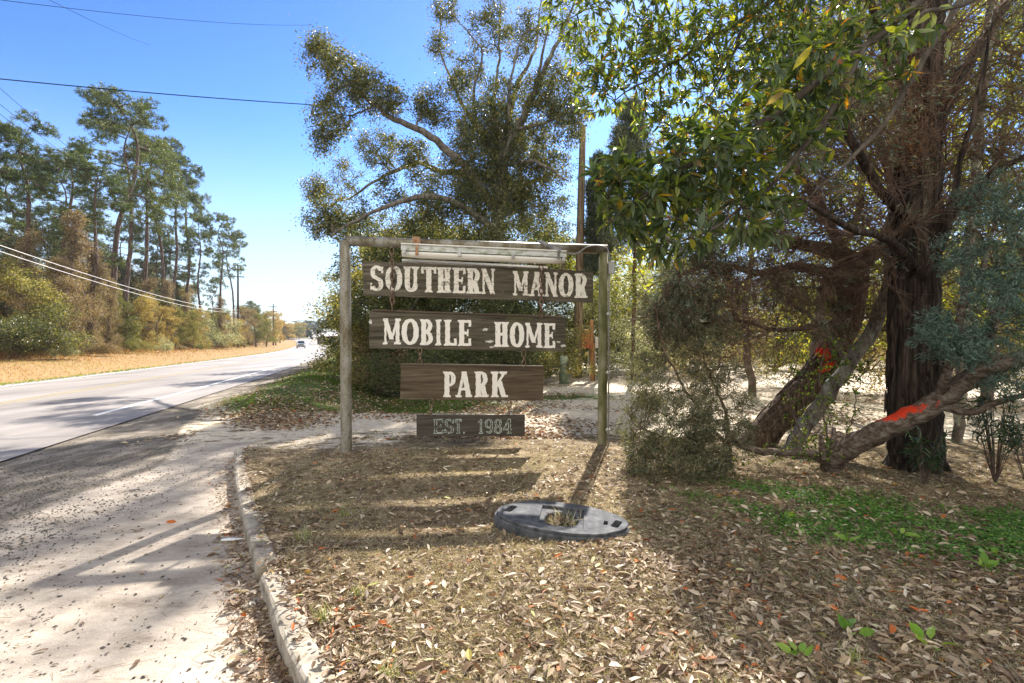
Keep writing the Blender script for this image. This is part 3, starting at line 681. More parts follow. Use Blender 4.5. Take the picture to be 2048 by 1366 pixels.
# boards: corners measured on the picture, in the frame's plane
def board(tl, tr, bl, br, thick, mat, lmat, text, label, chains, cap=None, outline=False, worn=None):
    a, b, c_, d = onf(*tl, .04), onf(*tr, .04), onf(*bl, .04), onf(*br, .04)
    root = empty('sign_board', tuple((a+b+c_+d)/4), label, 'sign', 'hanging boards of the park sign')
    u = (b-a).normalized(); Wd = (b-a).length; up = Vector((0, 0, 1)); n2 = Vector((u.y, -u.x, 0)).normalized()
    def loc(s, v, o=0):   # s along 0..Wd from left, v 0..1 bottom..top
        f = s/Wd; lo = c_.lerp(d, f); hi = a.lerp(b, f); return lo.lerp(hi, v)+n2*o
    # plank body with slightly uneven edges
    mb = MB(); N = 48; V = []
    for q in range(N+1):
        s = Wd*q/N
        for (v, o) in ((0, 0), (1, 0), (1, -thick), (0, -thick)):
            p = loc(s, v, o)+up*(rng.normal()*.0018); V.append(p)
    V = np.array([tuple(p) for p in V]); i = np.arange(N)[:, None]*4; j = np.arange(4)[None]; k = (j+1) % 4
    mb.add(V, np.stack([i+j, i+4+j, i+4+k, i+k], -1).reshape(-1, 4)); mb.add(V[:4], [[0, 1, 2, 3]]); mb.add(V[-4:], [[3, 2, 1, 0]])
    child(mb, 'plank', mat, root)
    if cap:
        mb = MB(); p0, p1 = loc(Wd*cap[0], 1, .006)+up*.012, loc(Wd*cap[1], 1, .006)+up*.012; cc = (p0+p1)/2-n2*thick*.5
        ang = math.atan2(u.y, u.x); tl_ = math.asin((p1-p0).normalized().z)
        mb.box(cc, ((p1-p0).length, thick+.03, .022), (Matrix.Rotation(ang, 3, 'Z') @ Matrix.Rotation(-tl_, 3, 'Y')), bev=.003)
        child(mb, 'top_trim', BM2, root)
    # letters: picture boxes -> board metres
    mb = MB(); tx = []
    x0, x1 = tl[0], tr[0]
    for (ch, px0, px1, py0, py1) in text:
        def uv(px, py):
            Vp = onf(px, py, .04+.004); s = (Vp-a).to_2d().dot(u.to_2d())/u.to_2d().length*1.0; return Vector((Vp.x, Vp.y)), Vp.z
        A, z1 = uv(px0, py0); B, z0 = uv(px1, py1)
        s0 = (A-Vector((a.x, a.y))).length; s1 = (B-Vector((a.x, a.y))).length
        tx.append((ch, s0, s1, z0, z1, 0))
    m2 = MB(); lettering(m2, tx, outline=outline)
    ud = Vector((u.x, u.y, 0)).normalized()
    for q in range(len(m2.v)):
        v = m2.v[q]; m2.v[q] = np.array(a)[None]*[1, 1, 0]+v[:, 0:1]*np.array(ud)[None]+np.array([0, 0, 1.])[None]*v[:, 2:3]+np.array(n2)[None]*.004
    child(m2, 'lettering', lmat, root)
    for (q0, q1) in chains:
        mb = MB(); link_chain(mb, onf(*q0, .075), onf(*q1, .075)); child(mb, 'chain', CHAIN, root, True)
    return root
z = lambda L, y0, y1, s=0: [(c, 640+a/2.845, 640+b/2.845, 440+(y0+s*(a-L[0][1]))/2.845, 440+(y1+s*(a-L[0][1]))/2.845) for (c, a, b) in L]
def chains(*a): return list(a)
b1 = board((724, 521.5), (1186.5, 542), (727, 591), (1186.5, 605), .045, BM1, LM1,
      z([('S', 285, 360), ('O', 372, 468), ('U', 474, 566), ('T', 576, 662), ('H', 664, 747), ('E', 754, 828), ('R', 833, 914), ('N', 918, 996)], 258, 404, .028) +
      z([('M', 1098, 1186), ('A', 1190, 1276), ('N', 1278, 1352), ('O', 1358, 1442), ('R', 1448, 1522)], 290, 430, .04),
      'widest top board lettered SOUTHERN MANOR in flaking white paint', chains(((783.5, 496), (785, 608)), ((1082, 506), (1083, 622)), ((1127, 508), (1127, 538))))
b2 = board((740, 622), (1132, 636), (738, 696.5), (1131, 703), .05, BM1, LM2,
      z([('M', 358, 458), ('O', 464, 562), ('B', 568, 643), ('I', 647, 700), ('L', 704, 778), ('E', 784, 860)], 560, 708, .02) +
      z([('H', 990, 1074), ('O', 1080, 1162), ('M', 1168, 1264), ('E', 1272, 1338)], 580, 722, .025),
      'second board down lettered MOBILE HOME, mossy with white lichen spots', chains(((784, 590), (784, 620)), ((1082, 600), (1082, 634))), cap=(.02, .99))
b3 = board((801.7, 730), (1087.5, 735), (800, 798.5), (1086, 801.5), .05, BM2, LM2,
      z([('P', 700, 776), ('A', 772, 866), ('R', 878, 958), ('K', 972, 1066)], 862, 1008, 0),
      'third board down, plain brown plank lettered PARK', chains(((840, 697), (840, 729)), ((1047.5, 702), (1047.5, 732))), cap=(0, 1))
b4 = board((833, 829.5), (1050, 829.5), (833, 873), (1049.5, 872.5), .03, BM3, LM3,
      z([('E', 645, 702), ('S', 708, 762), ('T', 768, 806), ('.', 808, 832), ('1', 900, 932), ('9', 938, 984), ('8', 990, 1036), ('4', 1042, 1092)], 1132, 1216, 0),
      'smallest lowest board with faded outlined lettering EST. 1984', chains(((863, 799), (863, 829)), ((1018, 801), (1018, 829))), outline=True)
# white lichen spots on the second board belong to its plank
LICH = plain("lichen", [(.45, .43, .36), (.68, .66, .6)], 30, .9)
for (px, py, rx, rz) in ((971, 659, .034, .018), (979, 683, .05, .018), (1117, 684, .036, .015), (983, 694, .03, .012), (1126, 692, .04, .018), (992, 664, .014, .012), (741, 643, .02, .035)):
    mb = MB(); c0 = onf(px, py, .045); a = np.linspace(0, 2*np.pi, 15)[:-1]; rr = 1+.25*rng.normal(size=14)
    V = [tuple(c0+fdir.to_3d()*(rx*r_*math.cos(t))+Vector((0, 0, rz*r_*math.sin(t)))+fn.to_3d()*.004) for t, r_ in zip(a, rr)]
    mb.add(V, [list(range(14))]); child(mb, 'lichen_spot', LICH, b2)

# ------------------------------------------------------------------ lamp on the crossbar
WHITE = plain("lamp_diffuser", [(.70, .66, .58), (.82, .80, .74)], 6, .35, spec=.4)
HOUS = plain("lamp_housing", [(.16, .18, .09), (.33, .34, .26), (.52, .52, .49), (.6, .6, .58)], 8, .5, .1, stretch=(1, 1, 2), pos=[.3, .42, .52, .7])
def along(px0, py0, px1, py1, prof, d, name, mat, root, label=None, smooth=False, taper=None):
    """closed profile (towards camera, up) in metres extruded between two measured points in the frame's plane"""
    p0, p1 = onf(px0, py0, d), onf(px1, py1, d); V = []; k = len(prof); N = 8
    for q in range(N+1):
        c = p0.lerp(p1, q/N); s = 1 if taper is None or 0 < q < N else taper
        for (o, v) in prof: V.append(tuple(c+fn*(o*s)+Vector((0, 0, v*s if v < 0 else v))))
    i = np.arange(N)[:, None]*k; j = np.arange(k)[None]; kk = (j+1) % k
    m = MB(); m.add(V, np.stack([i+j, i+kk, i+k+kk, i+k+j], -1).reshape(-1, 4)); m.f += [np.arange(k)[None, ::-1], (np.arange(k)+N*k)[None]]
    for _ in range(2): m.m.append(np.zeros(1, np.int32)); m.r.append(np.full(1, .5, np.float32))
    return child(m, name, mat, root, smooth, label)
lr = empty('fluorescent_light', tuple(onf(966, 500, .12)), 'long weathered fluorescent fixture clamped under the sign crossbar', 'light fixture')
along(803, 502, 1131, 516, [(-.05, .0), (-.05, .082), (.055, .082), (.07, .0)], .13, 'housing', HOUS, lr)
along(803, 490, 1131, 505, [(-.065, 0), (-.065, .014), (.078, .014), (.078, 0)], .13, 'top_flange', WHITE, lr)
arc = [(.062*math.cos(t), -.0+.075*math.sin(t)) for t in np.linspace(0, -math.pi, 10)]
along(804, 504, 1128, 518, arc, .135, 'diffuser', WHITE, lr, smooth=True, taper=.8)
along(804, 522, 1095, 537, [(-.09, -.045), (-.085, .012), (.0, .03), (.03, .0)], .0, 'reflector', WHITE, lr)
for px, py in ((808, 502), (919, 507), (1026, 512), (1128, 516)):
    m = MB(); m.box(onf(px, py+1, .21), (.045, .02, .07), Matrix.Rotation(math.atan(FK), 3, 'Z'), bev=.006); child(m, 'clip', ZINC, lr)
RUST = plain("rusted_steel", [(.13, .06, .03), (.36, .19, .10), (.50, .36, .25)], 12, .8, .1)
m = MB(); m.box(onf(833, 482, .16), (.095, .012, .095), Matrix.Rotation(math.atan(FK), 3, 'Z') @ Matrix.Rotation(.3, 3, 'X'), bev=.002); m.box(onf(833.5, 500, .215), (.036, .01, .14), Matrix.Rotation(math.atan(FK), 3, 'Z')); m.box(onf(833, 477, .06), (.09, .2, .012), Matrix.Rotation(math.atan(FK), 3, 'Z')); child(m, 'bracket', RUST, lr)
m = MB(); p0, p1 = onf(1079, 483, .02), onf(1122, 503, .2); m.prisms([p0], [p1], .03, .03, 4); m.box(onf(1117, 508, .2), (.03, .03, .12), None); child(m, 'bracket', plain("grey_steel", [(.1, .09, .08), (.34, .33, .31)], 9, .6, .3), lr, label='grey diagonal bracket arm')
cb = MB(); pts = smooth_poly([(*onf(1132, 507, .13), .014), (*onf(1150, 508, .1), .015), (*onf(1160, 504, .09), .018), (*onf(1172, 495, .08), .014), (*onf(1190, 491, .09), .014), (*onf(1210, 494, .1), .013), (*onf(1217, 503, .09), .012), (*onf(1220, 524, .08), .011)], .05)
cb.tube(pts[:, :3], pts[:, 3]*.8, 8); o = cb.build('cable', plain("grey_cable", [(.12, .12, .11), (.3, .3, .28)], 20, .6), smooth=True); tag(o, 'grey cable arching from the light fixture to the junction box', 'cable')
cr = empty('conduit', tuple(Vector((*onf(1218, 905, .03).to_2d(), 0))), 'thin grey conduit running up beside the mossy sign post', 'conduit')
m = MB(); m.tube([(*onf(1216.5, 910, .03).to_2d(), -.2), onf(1216.5, 905, .03), onf(1217.5, 720, .03), onf(1218.5, 547, .03)], .011, 10); child(m, 'pipe', plain("conduit_pvc", [(.16, .15, .13), (.30, .29, .26)], 8, .6), cr, True)
m = MB(); m.box(onf(1222.5, 535, .05), (.075, .06, .17), Matrix.Rotation(math.atan(FK), 3, 'Z'), bev=.006); child(m, 'junction_box', plain("box_grey", [(.30, .30, .29), (.42, .42, .41)], 10, .5), cr)
for py in (628, 745, 860):
    m = MB(); m.box(onf(1214, py, .05), (.09, .012, .03), Matrix.Rotation(math.atan(FK), 3, 'Z'), bev=.003); child(m, 'strap', ZINC, cr)

# ------------------------------------------------------------------ moulded base lying on the mound
def curve_solid(outlines, z0, z1, bev):
    cu = bpy.data.curves.new('tmp', 'CURVE'); cu.dimensions = '2D'; cu.fill_mode = 'BOTH'; cu.extrude = (z1-z0)/2-bev; cu.bevel_depth = bev; cu.bevel_resolution = 2
    for pts in outlines:
        s = cu.splines.new('POLY'); s.points.add(len(pts)-1); s.use_cyclic_u = True
        for p, q in zip(s.points, pts): p.co = (q[0], q[1], 0, 1)
    ob = bpy.data.objects.new('tmp', cu); COL.objects.link(ob); dg = bpy.context.evaluated_depsgraph_get(); dg.update()
    me = bpy.data.meshes.new_from_object(ob.evaluated_get(dg)); bpy.data.objects.remove(ob); bpy.data.curves.remove(cu)
    bm = bmesh.new(); bm.from_mesh(me); bpy.data.meshes.remove(me)
    for v in bm.verts: v.co.z += (z0+z1)/2
    return bm
def rnd_poly(pts, r, seg=6):
    out = []; n_ = len(pts)
    for q in range(n_):
        a, b, c0 = Vector(pts[q-1]), Vector(pts[q]), Vector(pts[(q+1) % n_]); d1 = (a-b).normalized(); d2 = (c0-b).normalized(); k = min(r, (a-b).length*.45, (c0-b).length*.45)
        for t in np.linspace(0, 1, seg): out.append(tuple((b+d1*k)*(1-t)**2+b*2*t*(1-t)+(b+d2*k)*t*t))
    return out
circ = lambda x, y, r, n_=28: [(x+r*math.cos(t), y+r*math.sin(t)) for t in np.linspace(0, 2*math.pi, n_+1)[:-1]]
slot = lambda x, y, l, w_, a: rnd_poly([tuple(Vector((x, y))+Matrix.Rotation(a, 2) @ Vector(q)) for q in ((-w_, -l), (w_, -l), (w_, l), (-w_, l))], w_*.9)
outl = rnd_poly([(-.58, -.05), (-.54, .08), (-.34, .27), (-.1, .315), (.25, .30), (.5, .17), (.58, .05), (.54, -.1), (.34, -.27), (.08, -.325), (-.25, -.30), (-.5, -.17)], .09)
bc = Vector((.395, 4.13, 0)); bz = float(zf(bc.x, bc.y))
br = empty('ballast_block', (bc.x, bc.y, bz-.01), 'faded grey moulded oblong base with hand slots lying in the leaves', 'moulded base', rz=R(-9))
br.rotation_euler = (R(4), R(4), R(-9)); br.scale = (.94, .94, 1.15); br.location.z -= .015
BASE = plain("aged_grey_rubber", [(.035, .037, .042), (.075, .078, .085), (.14, .14, .145)], 16, .85, spec=.25, bump_s=.8, bump_d=.004, pos=[.3, .5, .72])
m = MB(); m.bm(curve_solid([outl, circ(0, -.01, .155), slot(-.45, .03, .075, .033, -.35), slot(.46, -.02, .075, .033, -.35)], 0, .075, .012)); o = m.build('slab', BASE, br)
sq = [(-.19, -.20), (.19, -.20), (.19, .20), (-.19, .20)]
outl2 = [(x*.975, y*.96) for x, y in outl]
m = MB(); m.bm(curve_solid([outl2, rnd_poly(sq, .012), slot(-.45, .03, .079, .036, -.35), slot(.46, -.02, .079, .036, -.35), slot(.37, -.03, .05, .022, -.1)], .074, .094, .006)); m.build('raised_rim', BASE, br)
mb = MB(); k = 60; a = rng.uniform(0, 6.28, k); r = rng.uniform(0, .15, k)**1; x, y = bc.x+np.cos(a)*r, bc.y+np.sin(a)*r
L = rng.uniform(.03, .075, k); mb.leaves8(np.stack([x, y, bz+.02+rng.random(k)*.05], -1), flat_dirs(k, .5), L, L*.36, up=1, curl=.4, cup=.4)
tag(mb.build('leaf_pile', LITTER), 'dry leaves filling the round hollow of the moulded base', 'fallen leaves', kind='stuff')
mb = MB(); k = 90; a = rng.uniform(0, 6.28, k); r = rng.uniform(.05, .16, k); b = np.stack([bc.x+np.cos(a)*r, bc.y+np.sin(a)*r, np.full(k, bz)], -1); D = norm(np.stack([rng.normal(0, .5, k), rng.normal(0, .5, k), np.ones(k)], -1))
mb.kites(b, D, rng.uniform(.06, .17, k), .005, rnd=rng.uniform(.5, 1, k), fold=.3); tag(mb.build('grass_tuft', STRAW), 'grass growing up through the hollow of the moulded base', 'grass', kind='stuff')
# white scrap by the kerb
m = MB(); pts = smooth_poly([(0, 0, 0, .012), (.05, .008, .006, .024), (.11, .012, .004, .02), (.17, .03, 0, .006)], .02); m.tube(pts[:, :3], pts[:, 3], 9)
m.v[0][:, 2] *= .45; o = m.build('plastic_scrap', plain("white_plastic", [(.6, .6, .6), (.78, .78, .77)], 6, .4), smooth=True, loc=(-2.33, 4.1, -.09)); tag(o, 'crumpled white plastic scrap in the gutter against the kerb', 'litter')

# ------------------------------------------------------------------ trees: shared materials
OAKB = bark("grey_oak_bark", [(.04, .032, .025), (.10, .085, .07), (.19, .165, .14), (.27, .25, .22)], 9, 2, .02, patch=(.27, .28, .23), patch_t=.56)
PINEB = bark("pine_bark", [(.035, .025, .02), (.10, .07, .055), (.20, .15, .12)], 6, 1.5, .03)
CEDB = bark("red_cedar_bark", [(.022, .012, .008), (.07, .037, .022), (.15, .085, .055), (.23, .15, .11)], 26, 1.6, .02)
DARKB = bark("dark_shaggy_bark", [(.007, .005, .004), (.022, .016, .012), (.065, .047, .035), (.15, .115, .09)], 20, 1.1, .035)
TWIG = plain("bare_twig", [(.05, .035, .025), (.12, .085, .065), (.20, .16, .13)], 8, .9)
CTWIG = plain("cedar_twig", [(.06, .035, .022), (.15, .09, .06), (.25, .175, .13)], 8, .9)
OAKL = leafmat("oak_leaf", [(.04, .058, .032), (.085, .11, .05), (.18, .19, .07), (.34, .28, .09)], [0, .5, .85, 1], trans=.42, rough=.42)
SHRL = leafmat("evergreen_shrub_leaf", [(.035, .05, .02), (.08, .105, .035), (.17, .18, .07), (.36, .35, .2)], [0, .5, .82, 1], trans=.35, rough=.4)
YELL = leafmat("yellow_green_leaf", [(.14, .18, .04), (.30, .34, .06), (.50, .48, .09), (.55, .36, .08)], [0, .5, .85, 1], trans=.55, tint=(1.3, 1.2, .4))
PALE = leafmat("pale_shrub_leaf", [(.12, .14, .08), (.28, .30, .18), (.48, .49, .35), (.66, .65, .55)], [0, .4, .75, 1], trans=.4, rough=.4)
NEED = leafmat("pine_needles", [(.035, .06, .022), (.08, .12, .035), (.16, .19, .055), (.25, .26, .08)], [0, .5, .85, 1], trans=.3, rough=.5, objvar=.2)
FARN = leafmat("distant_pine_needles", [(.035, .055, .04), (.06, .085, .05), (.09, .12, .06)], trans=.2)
BRWN = leafmat("dead_vine_leaf", [(.08, .055, .035), (.24, .175, .11), (.44, .34, .23), (.24, .23, .09)], [0, .5, .85, 1], trans=.35, objvar=.15)
OLIV = leafmat("olive_leaf", [(.045, .06, .02), (.14, .155, .045), (.30, .29, .10), (.46, .38, .14)], [0, .5, .85, 1], trans=.42, objvar=.2)
GOLD = leafmat("autumn_leaf", [(.09, .09, .035), (.28, .24, .09), (.50, .40, .16), (.50, .29, .12)], [0, .4, .8, 1], trans=.45, objvar=.2)
CEDL = leafmat("cedar_foliage", [(.05, .065, .04), (.11, .14, .09), (.20, .23, .15), (.28, .24, .15)], [0, .5, .9, 1], trans=.22, rough=.6)
BLUC = leafmat("blue_cedar_foliage", [(.05, .09, .07), (.12, .19, .15), (.22, .31, .25)], trans=.22, rough=.6)
DEAD = leafmat("dead_cedar_foliage", [(.10, .05, .025), (.22, .11, .05), (.32, .18, .09)], trans=.3)
LAUR = leafmat("laurel_leaf", [(.035, .06, .032), (.07, .11, .045), (.16, .20, .045), (.42, .41, .06), (.52, .22, .03), (.36, .13, .08)], [0, .5, .8, .9, .975, 1], trans=.5, rough=.35, spec=.45, tint=(1.5, 1.5, .4), objvar=0, back=(.14, .18, .12))

def leafcloud(mb, sk, per, L, Wr, spread, mat=1, up=.3, thr=None, drop=0.0, sel=None):
    """leaves along and around the fine twigs"""
    idx = np.arange(len(sk['B'])) if thr is None else np.where(sk['rb'] <= thr)[0]
    if sel is not None: idx = idx[sel(sk['B'][idx])]
    k = len(idx)*per; q = np.repeat(idx, per); t = rng.random(k)[:, None]
    base = sk['m1'][q]*(1-t)+sk['B'][q]*t; base = base+rng.normal(size=(k, 3))*spread
    D = norm(sk['D'][q]*.6+runit(k)); D[:, 2] -= drop; D = norm(D)
    Ls = rng.uniform(.7, 1.25, k)*L
    mb.kites(base, D, Ls, Ls*Wr, mat, up=up)

# ------------------------------------------------------------------ the tall oak behind the sign
def limb_seeds(mb, limbs, step, sides=9, mat=0, jit=.02, own=True):
    seeds = []
    for L in limbs:
        q = smooth_poly(L, step, jit); mb.tube(q[:, :3], q[:, 3]*.8, sides, mat, wob=.04); seeds.append(q[:, :3])
    return np.vstack(seeds)
def PL(pts, Y0):   # [(px, py, dY, r)]
    return [(*P(a, b, Y0+dy), r) for (a, b, dy, r) in pts]
T0 = 20.0
limbs = [
 PL([(996, 775, 0, .42), (992, 640, 0, .36), (992, 500, 0, .33), (999, 390, 0, .30), (1006, 320, 0, .26), (1014, 262, .3, .2), (1022, 215, .5, .15), (1039, 161, .8, .11), (1069, 102, 1, .07), (1080, 20, 1.2, .04), (1085, -60, 1.4, .02)], T0),
 PL([(1002, 350, 0, .2), (1021, 293, -.5, .19), (1047, 234, -1, .17), (1076, 165, -1.4, .14), (1102, 113, -1.8, .10), (1124, 66, -2, .07), (1150, 0, -2.2, .04), (1165, -70, -2.4, .02)], T0),
 PL([(1076, 165, -1.4, .08), (1085, 110, -2, .06), (1098, 40, -2.5, .035), (1100, -50, -3, .02)], T0),
 PL([(990, 420, 0, .22), (940, 345, -.6, .19), (886, 293, -1.2, .17), (845, 263, -1.6, .15), (787, 238, -2.0, .12), (743, 205, -2.4, .09), (700, 165, -2.8, .06), (670, 128, -3, .045), (632, 90, -3.2, .02)], T0),
 PL([(985, 400, 0, .2), (930, 350, 1, .17), (880, 343, 1.6, .15), (838, 326, 2, .13), (794, 340, 2.4, .1), (736, 372, 2.8, .07), (688, 400, 3.2, .045), (625, 388, 3.6, .02)], T0),
 PL([(990, 460, 0, .18), (920, 410, -1.2, .15), (853, 392, -2, .13), (794, 406, -2.6, .10), (717, 437, -3.2, .06), (660, 470, -3.6, .03)], T0),
 PL([(1000, 330, 0, .15), (994, 275, .3, .13), (988, 220, .4, .10), (995, 146, .8, .07), (1000, 60, 1, .045), (1000, -40, 1, .02)], T0),
 PL([(996, 330, 0, .15), (960, 265, 1, .12), (926, 212, 1.4, .10), (904, 161, 1.6, .07), (880, 95, 1.8, .045), (885, 20, 2, .02)], T0),
 PL([(955, 258, 1, .08), (948, 180, .2, .06), (965, 110, -.4, .05), (940, 70, -.8, .035), (898, 20, -1, .015)], T0),
 PL([(1014, 300, 0, .12), (1028, 262, -.8, .10), (1080, 249, -1.6, .085), (1131, 227, -2.2, .06), (1185, 220, -2.8, .03)], T0),
 PL([(1004, 400, 0, .13), (1047, 370, 1, .10), (1094, 351, 1.8, .07), (1135, 330, 2.4, .03)], T0),
 PL([(1010, 330, 0, .10), (1061, 322, -1.2, .075), (1100, 338, -2, .055), (1135, 365, -2.6, .03)], T0),
 PL([(1021, 293, -.5, .08), (1018, 190, -.8, .07), (1030, 120, -1, .05), (1045, 70, -1.2, .03)], T0),
]
oakE = empty('oak_tree', tuple(Vector((*P(996, 775, T0).to_2d(), -.1))), 'tall sparse evergreen oak with long bare limbs rising behind the sign', 'tree')
wood = MB(); seeds = limb_seeds(wood, limbs, .35, 9)
B = lambda px, py, dy, r, n_: blob(P(px, py, T0+dy), np.array([r, r, r])/1024*T0*np.array([1, 1.3, 1]), n_, .15)
bl = [(640, 110, -3, 36, 46), (690, 152, -3, 42, 60), (742, 190, -2.4, 42, 50), (790, 205, -2, 26, 20), (660, 235, -3, 36, 44), (650, 285, -3, 24, 18), (864, 216, -1, 40, 52), (757, 300, 2.4, 50, 60), (820, 300, 0, 36, 36), (633, 378, 3.4, 32, 40), (690, 352, 3, 36, 20), (648, 440, -3, 36, 40), (700, 415, -2.6, 40, 26),
 (981, 58, .5, 50, 70), (1047, 73, -.5, 46, 42), (1083, 30, -1, 40, 20), (1146, 60, -2.2, 44, 26), (1140, 120, -2, 40, 18), (882, 91, 1.8, 32, 28), (893, 12, 1, 28, 30), (940, 140, .5, 34, 36), (915, 170, 1.4, 34, 30), (963, 238, .8, 58, 90), (1002, 265, .2, 50, 70), (1072, 185, -1.2, 42, 50), (1118, 178, -2, 40, 44), (1091, 240, -1.4, 40, 40), (1065, 293, -.6, 44, 50), (944, 325, .4, 64, 90), (968, 388, .2, 66, 90), (1020, 366, .4, 56, 70), (1109, 345, 0, 42, 44), (1060, 410, 1, 50, 50), (850, 350, 1.2, 40, 30), (880, 400, -1, 50, 44), (1000, 190, 0, 40, 40), (1140, 262, -2.4, 32, 22), (1150, 215, -2.4, 30, 22), (780, 380, -1, 34, 18),
 (960, 300, .3, 90, 80), (1000, 340, .6, 100, 90), (930, 430, .5, 90, 80), (1010, 450, .4, 100, 90), (1090, 430, .8, 70, 50), (870, 450, 0, 70, 50), (800, 440, 0, 60, 40), (1040, 330, 1.4, 80, 60), (1000, -40, .5, 60, 20)]
att = np.vstack([B(*b[:4], int(b[4]*(1.45 if b[1] > 140 else 1.1))) for b in bl])
sk = skeleton(att, seeds, .009, bf=.25, p=2.3, rmax=.09, bend=.1, mb=wood)
m = MB(); leafcloud(m, sk, 26, .11, .40, .12, mat=0, drop=.15); leafcloud(m, sk, 20, .085, .40, .19, mat=0, drop=.1)
wood_o = child(wood, 'trunk', OAKB, oakE, True); child(m, 'crown', OAKL, oakE)
# ------------------------------------------------------------------ generic shrubs and trees, copied
def make_tree(kind, seed):
    """returns (trunk mesh, crown mesh)"""
    global rng
    rng = np.random.default_rng(seed); w = MB(); c = MB()
    if kind == 'pine':
        H = 26; q = smooth_poly([(0, 0, -.5, .30), (.1, 0, 6, .26), (rng.normal()*.4, rng.normal()*.4, 13, .21), (rng.normal()*.7, rng.normal()*.7, 19, .15), (rng.normal()*.8, rng.normal()*.8, 23, .09), (rng.normal()*.8, rng.normal()*.8, H, .03)], .6, .02)
        w.tube(q[:, :3], q[:, 3], 8, wob=.04); att = []; top = q[-1][:3]
        for k in range(34):
            h = H-rng.random()**1.3*13-.3; f = (H-h)/13; r = (1.0+3.3*math.sin(min(1, f*1.25+.12)*math.pi*.62))*rng.uniform(.45, 1.15); a = k*2.399+rng.normal()*.4
            i_ = np.argmin(np.abs(q[:, 2]-h)); ctr = q[i_][:3]+np.array([math.cos(a)*r, math.sin(a)*r, .5+r*.12])
            att.append(blob(ctr, (1.05, 1.05, .7), 17, .2))
        for k in range(7):
            h = rng.uniform(7, 13); a = rng.random()*6.28; i_ = np.argmin(np.abs(q[:, 2]-h)); r = rng.uniform(.8, 2.2)
            e = q[i_][:3]+np.array([math.cos(a)*r, math.sin(a)*r, rng.uniform(-.3, .3)]); w.tube([q[i_][:3], (q[i_][:3]+e)/2+(0, 0, .15), e], [.05, .03, .012], 4)
        sk = skeleton(np.vstack(att), q[len(q)//3:, :3], .018, bf=.35, rmax=.06, bend=.06, mb=w)
        n_ = len(sk['B']); per = 30; k = n_*per; qi = np.repeat(np.arange(n_), per)
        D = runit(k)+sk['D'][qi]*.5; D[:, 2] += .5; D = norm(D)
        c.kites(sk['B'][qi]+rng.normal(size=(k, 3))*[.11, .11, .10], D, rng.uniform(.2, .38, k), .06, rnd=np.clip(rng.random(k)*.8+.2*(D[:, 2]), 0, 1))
    elif kind == 'leafy':   # understorey broadleaf tree to ~8 m
        q = smooth_poly([(0, 0, -.3, .13), (.2, .1, 2, .11), (rng.normal()*.5, rng.normal()*.4, 4.5, .07), (rng.normal()*.8, rng.normal()*.6, 7.4, .02)], .4, .03); w.tube(q[:, :3], q[:, 3], 7)
        att = np.vstack([blob((rng.normal()*1.15, rng.normal()*1.15, z), (1.0, 1.0, .75), 24, .3) for z in np.linspace(1.2, 7.8, 17)])
        sk = skeleton(att, q[:, :3], .007, bf=.3, rmax=.05, mb=w); leafcloud(c, sk, 44, .13, .5, .18, mat=0)
    elif kind == 'airy':    # thin open crown the light comes through
        q = smooth_poly([(0, 0, -.3, .09), (.2, .1, 2, .075), (rng.normal()*.5, rng.normal()*.4, 4.5, .05), (rng.normal()*.8, rng.normal()*.6, 7.6, .015)], .4, .03); w.tube(q[:, :3], q[:, 3], 7)
        att = np.vstack([blob((rng.normal()*1.3, rng.normal()*1.0, z), (1.2, 1.0, .8), 24, .2) for z in np.linspace(1.6, 7.8, 15)])
        sk = skeleton(att, q[:, :3], .005, bf=.3, rmax=.03, mb=w); leafcloud(c, sk, 15, .10, .5, .16, mat=0)
    elif kind == 'vine':    # snag smothered in vines
        q = smooth_poly([(0, 0, -.3, .2), (.1, 0, 4, .17), (.3, .1, 8, .12), (rng.normal()*.5, 0, 12, .05)], .5, .03); w.tube(q[:, :3], q[:, 3], 7)
        att = np.vstack([blob((q[int(t*(len(q)-1))][0]+rng.normal()*.35, rng.normal()*.35, t*12), (1.25-.75*t, 1.25-.75*t, .8), 26, .4) for t in np.linspace(.04, .98, 18)])
        att[:, 2] = np.abs(att[:, 2])
        sk = skeleton(att, q[:, :3], .008, bf=.15, rmax=.03, bend=.25, mb=w); leafcloud(c, sk, 38, .12, .5, .19, mat=0, drop=.5)
    elif kind == 'bush':
        q = np.array([[0, 0, 0.], [.1, 0, .4], [-.1, .1, .5]]); att = np.vstack([blob((rng.normal()*.75, rng.normal()*.75, .75+abs(rng.normal())*.55), (.6, .6, .55), 22, .4) for _ in range(12)]); att[:, 2] = np.abs(att[:, 2])+.03
        sk = skeleton(att, q, .006, bf=.3, rmax=.03, mb=w); leafcloud(c, sk, 40, .075, .5, .12, mat=0)
    elif kind == 'wisp':    # leggy bare shrub
        q = np.array([[0, 0, 0.], [.15, 0, .3], [-.1, .15, .35], [0, -.1, .6]]); att = blob((0, 0, 1.9), (1.5, 1.5, 1.9), 420, .3); att[:, 2] = np.abs(att[:, 2])
        sk = skeleton(att, q, .006, bf=.5, rmax=.035, mb=w); leafcloud(c, sk, 34, .06, .5, .13, mat=0)
    return w, c
PROTO = {}
def proto(kind, v):
    if (kind, v) not in PROTO:
        w, c = make_tree(kind, 100+v*17+len(kind)*3); PROTO[kind, v] = (w.mesh(kind+'_wood', PINEB if kind == 'pine' else TWIG, True), c.mesh(kind+'_leaves', NEED))
    return PROTO[kind, v]
NAMES = {'pine': ('pine_tree', 'tree', 'trunk', 'crown'), 'leafy': ('understorey_tree', 'tree', 'trunk', 'crown'), 'airy': ('young_tree', 'tree', 'trunk', 'crown'), 'vine': ('vine_covered_snag', 'tree', 'trunk', 'crown'), 'bush': ('shrub', 'shrub', 'stem', 'foliage'), 'wisp': ('tall_shrub', 'shrub', 'stem', 'foliage')}
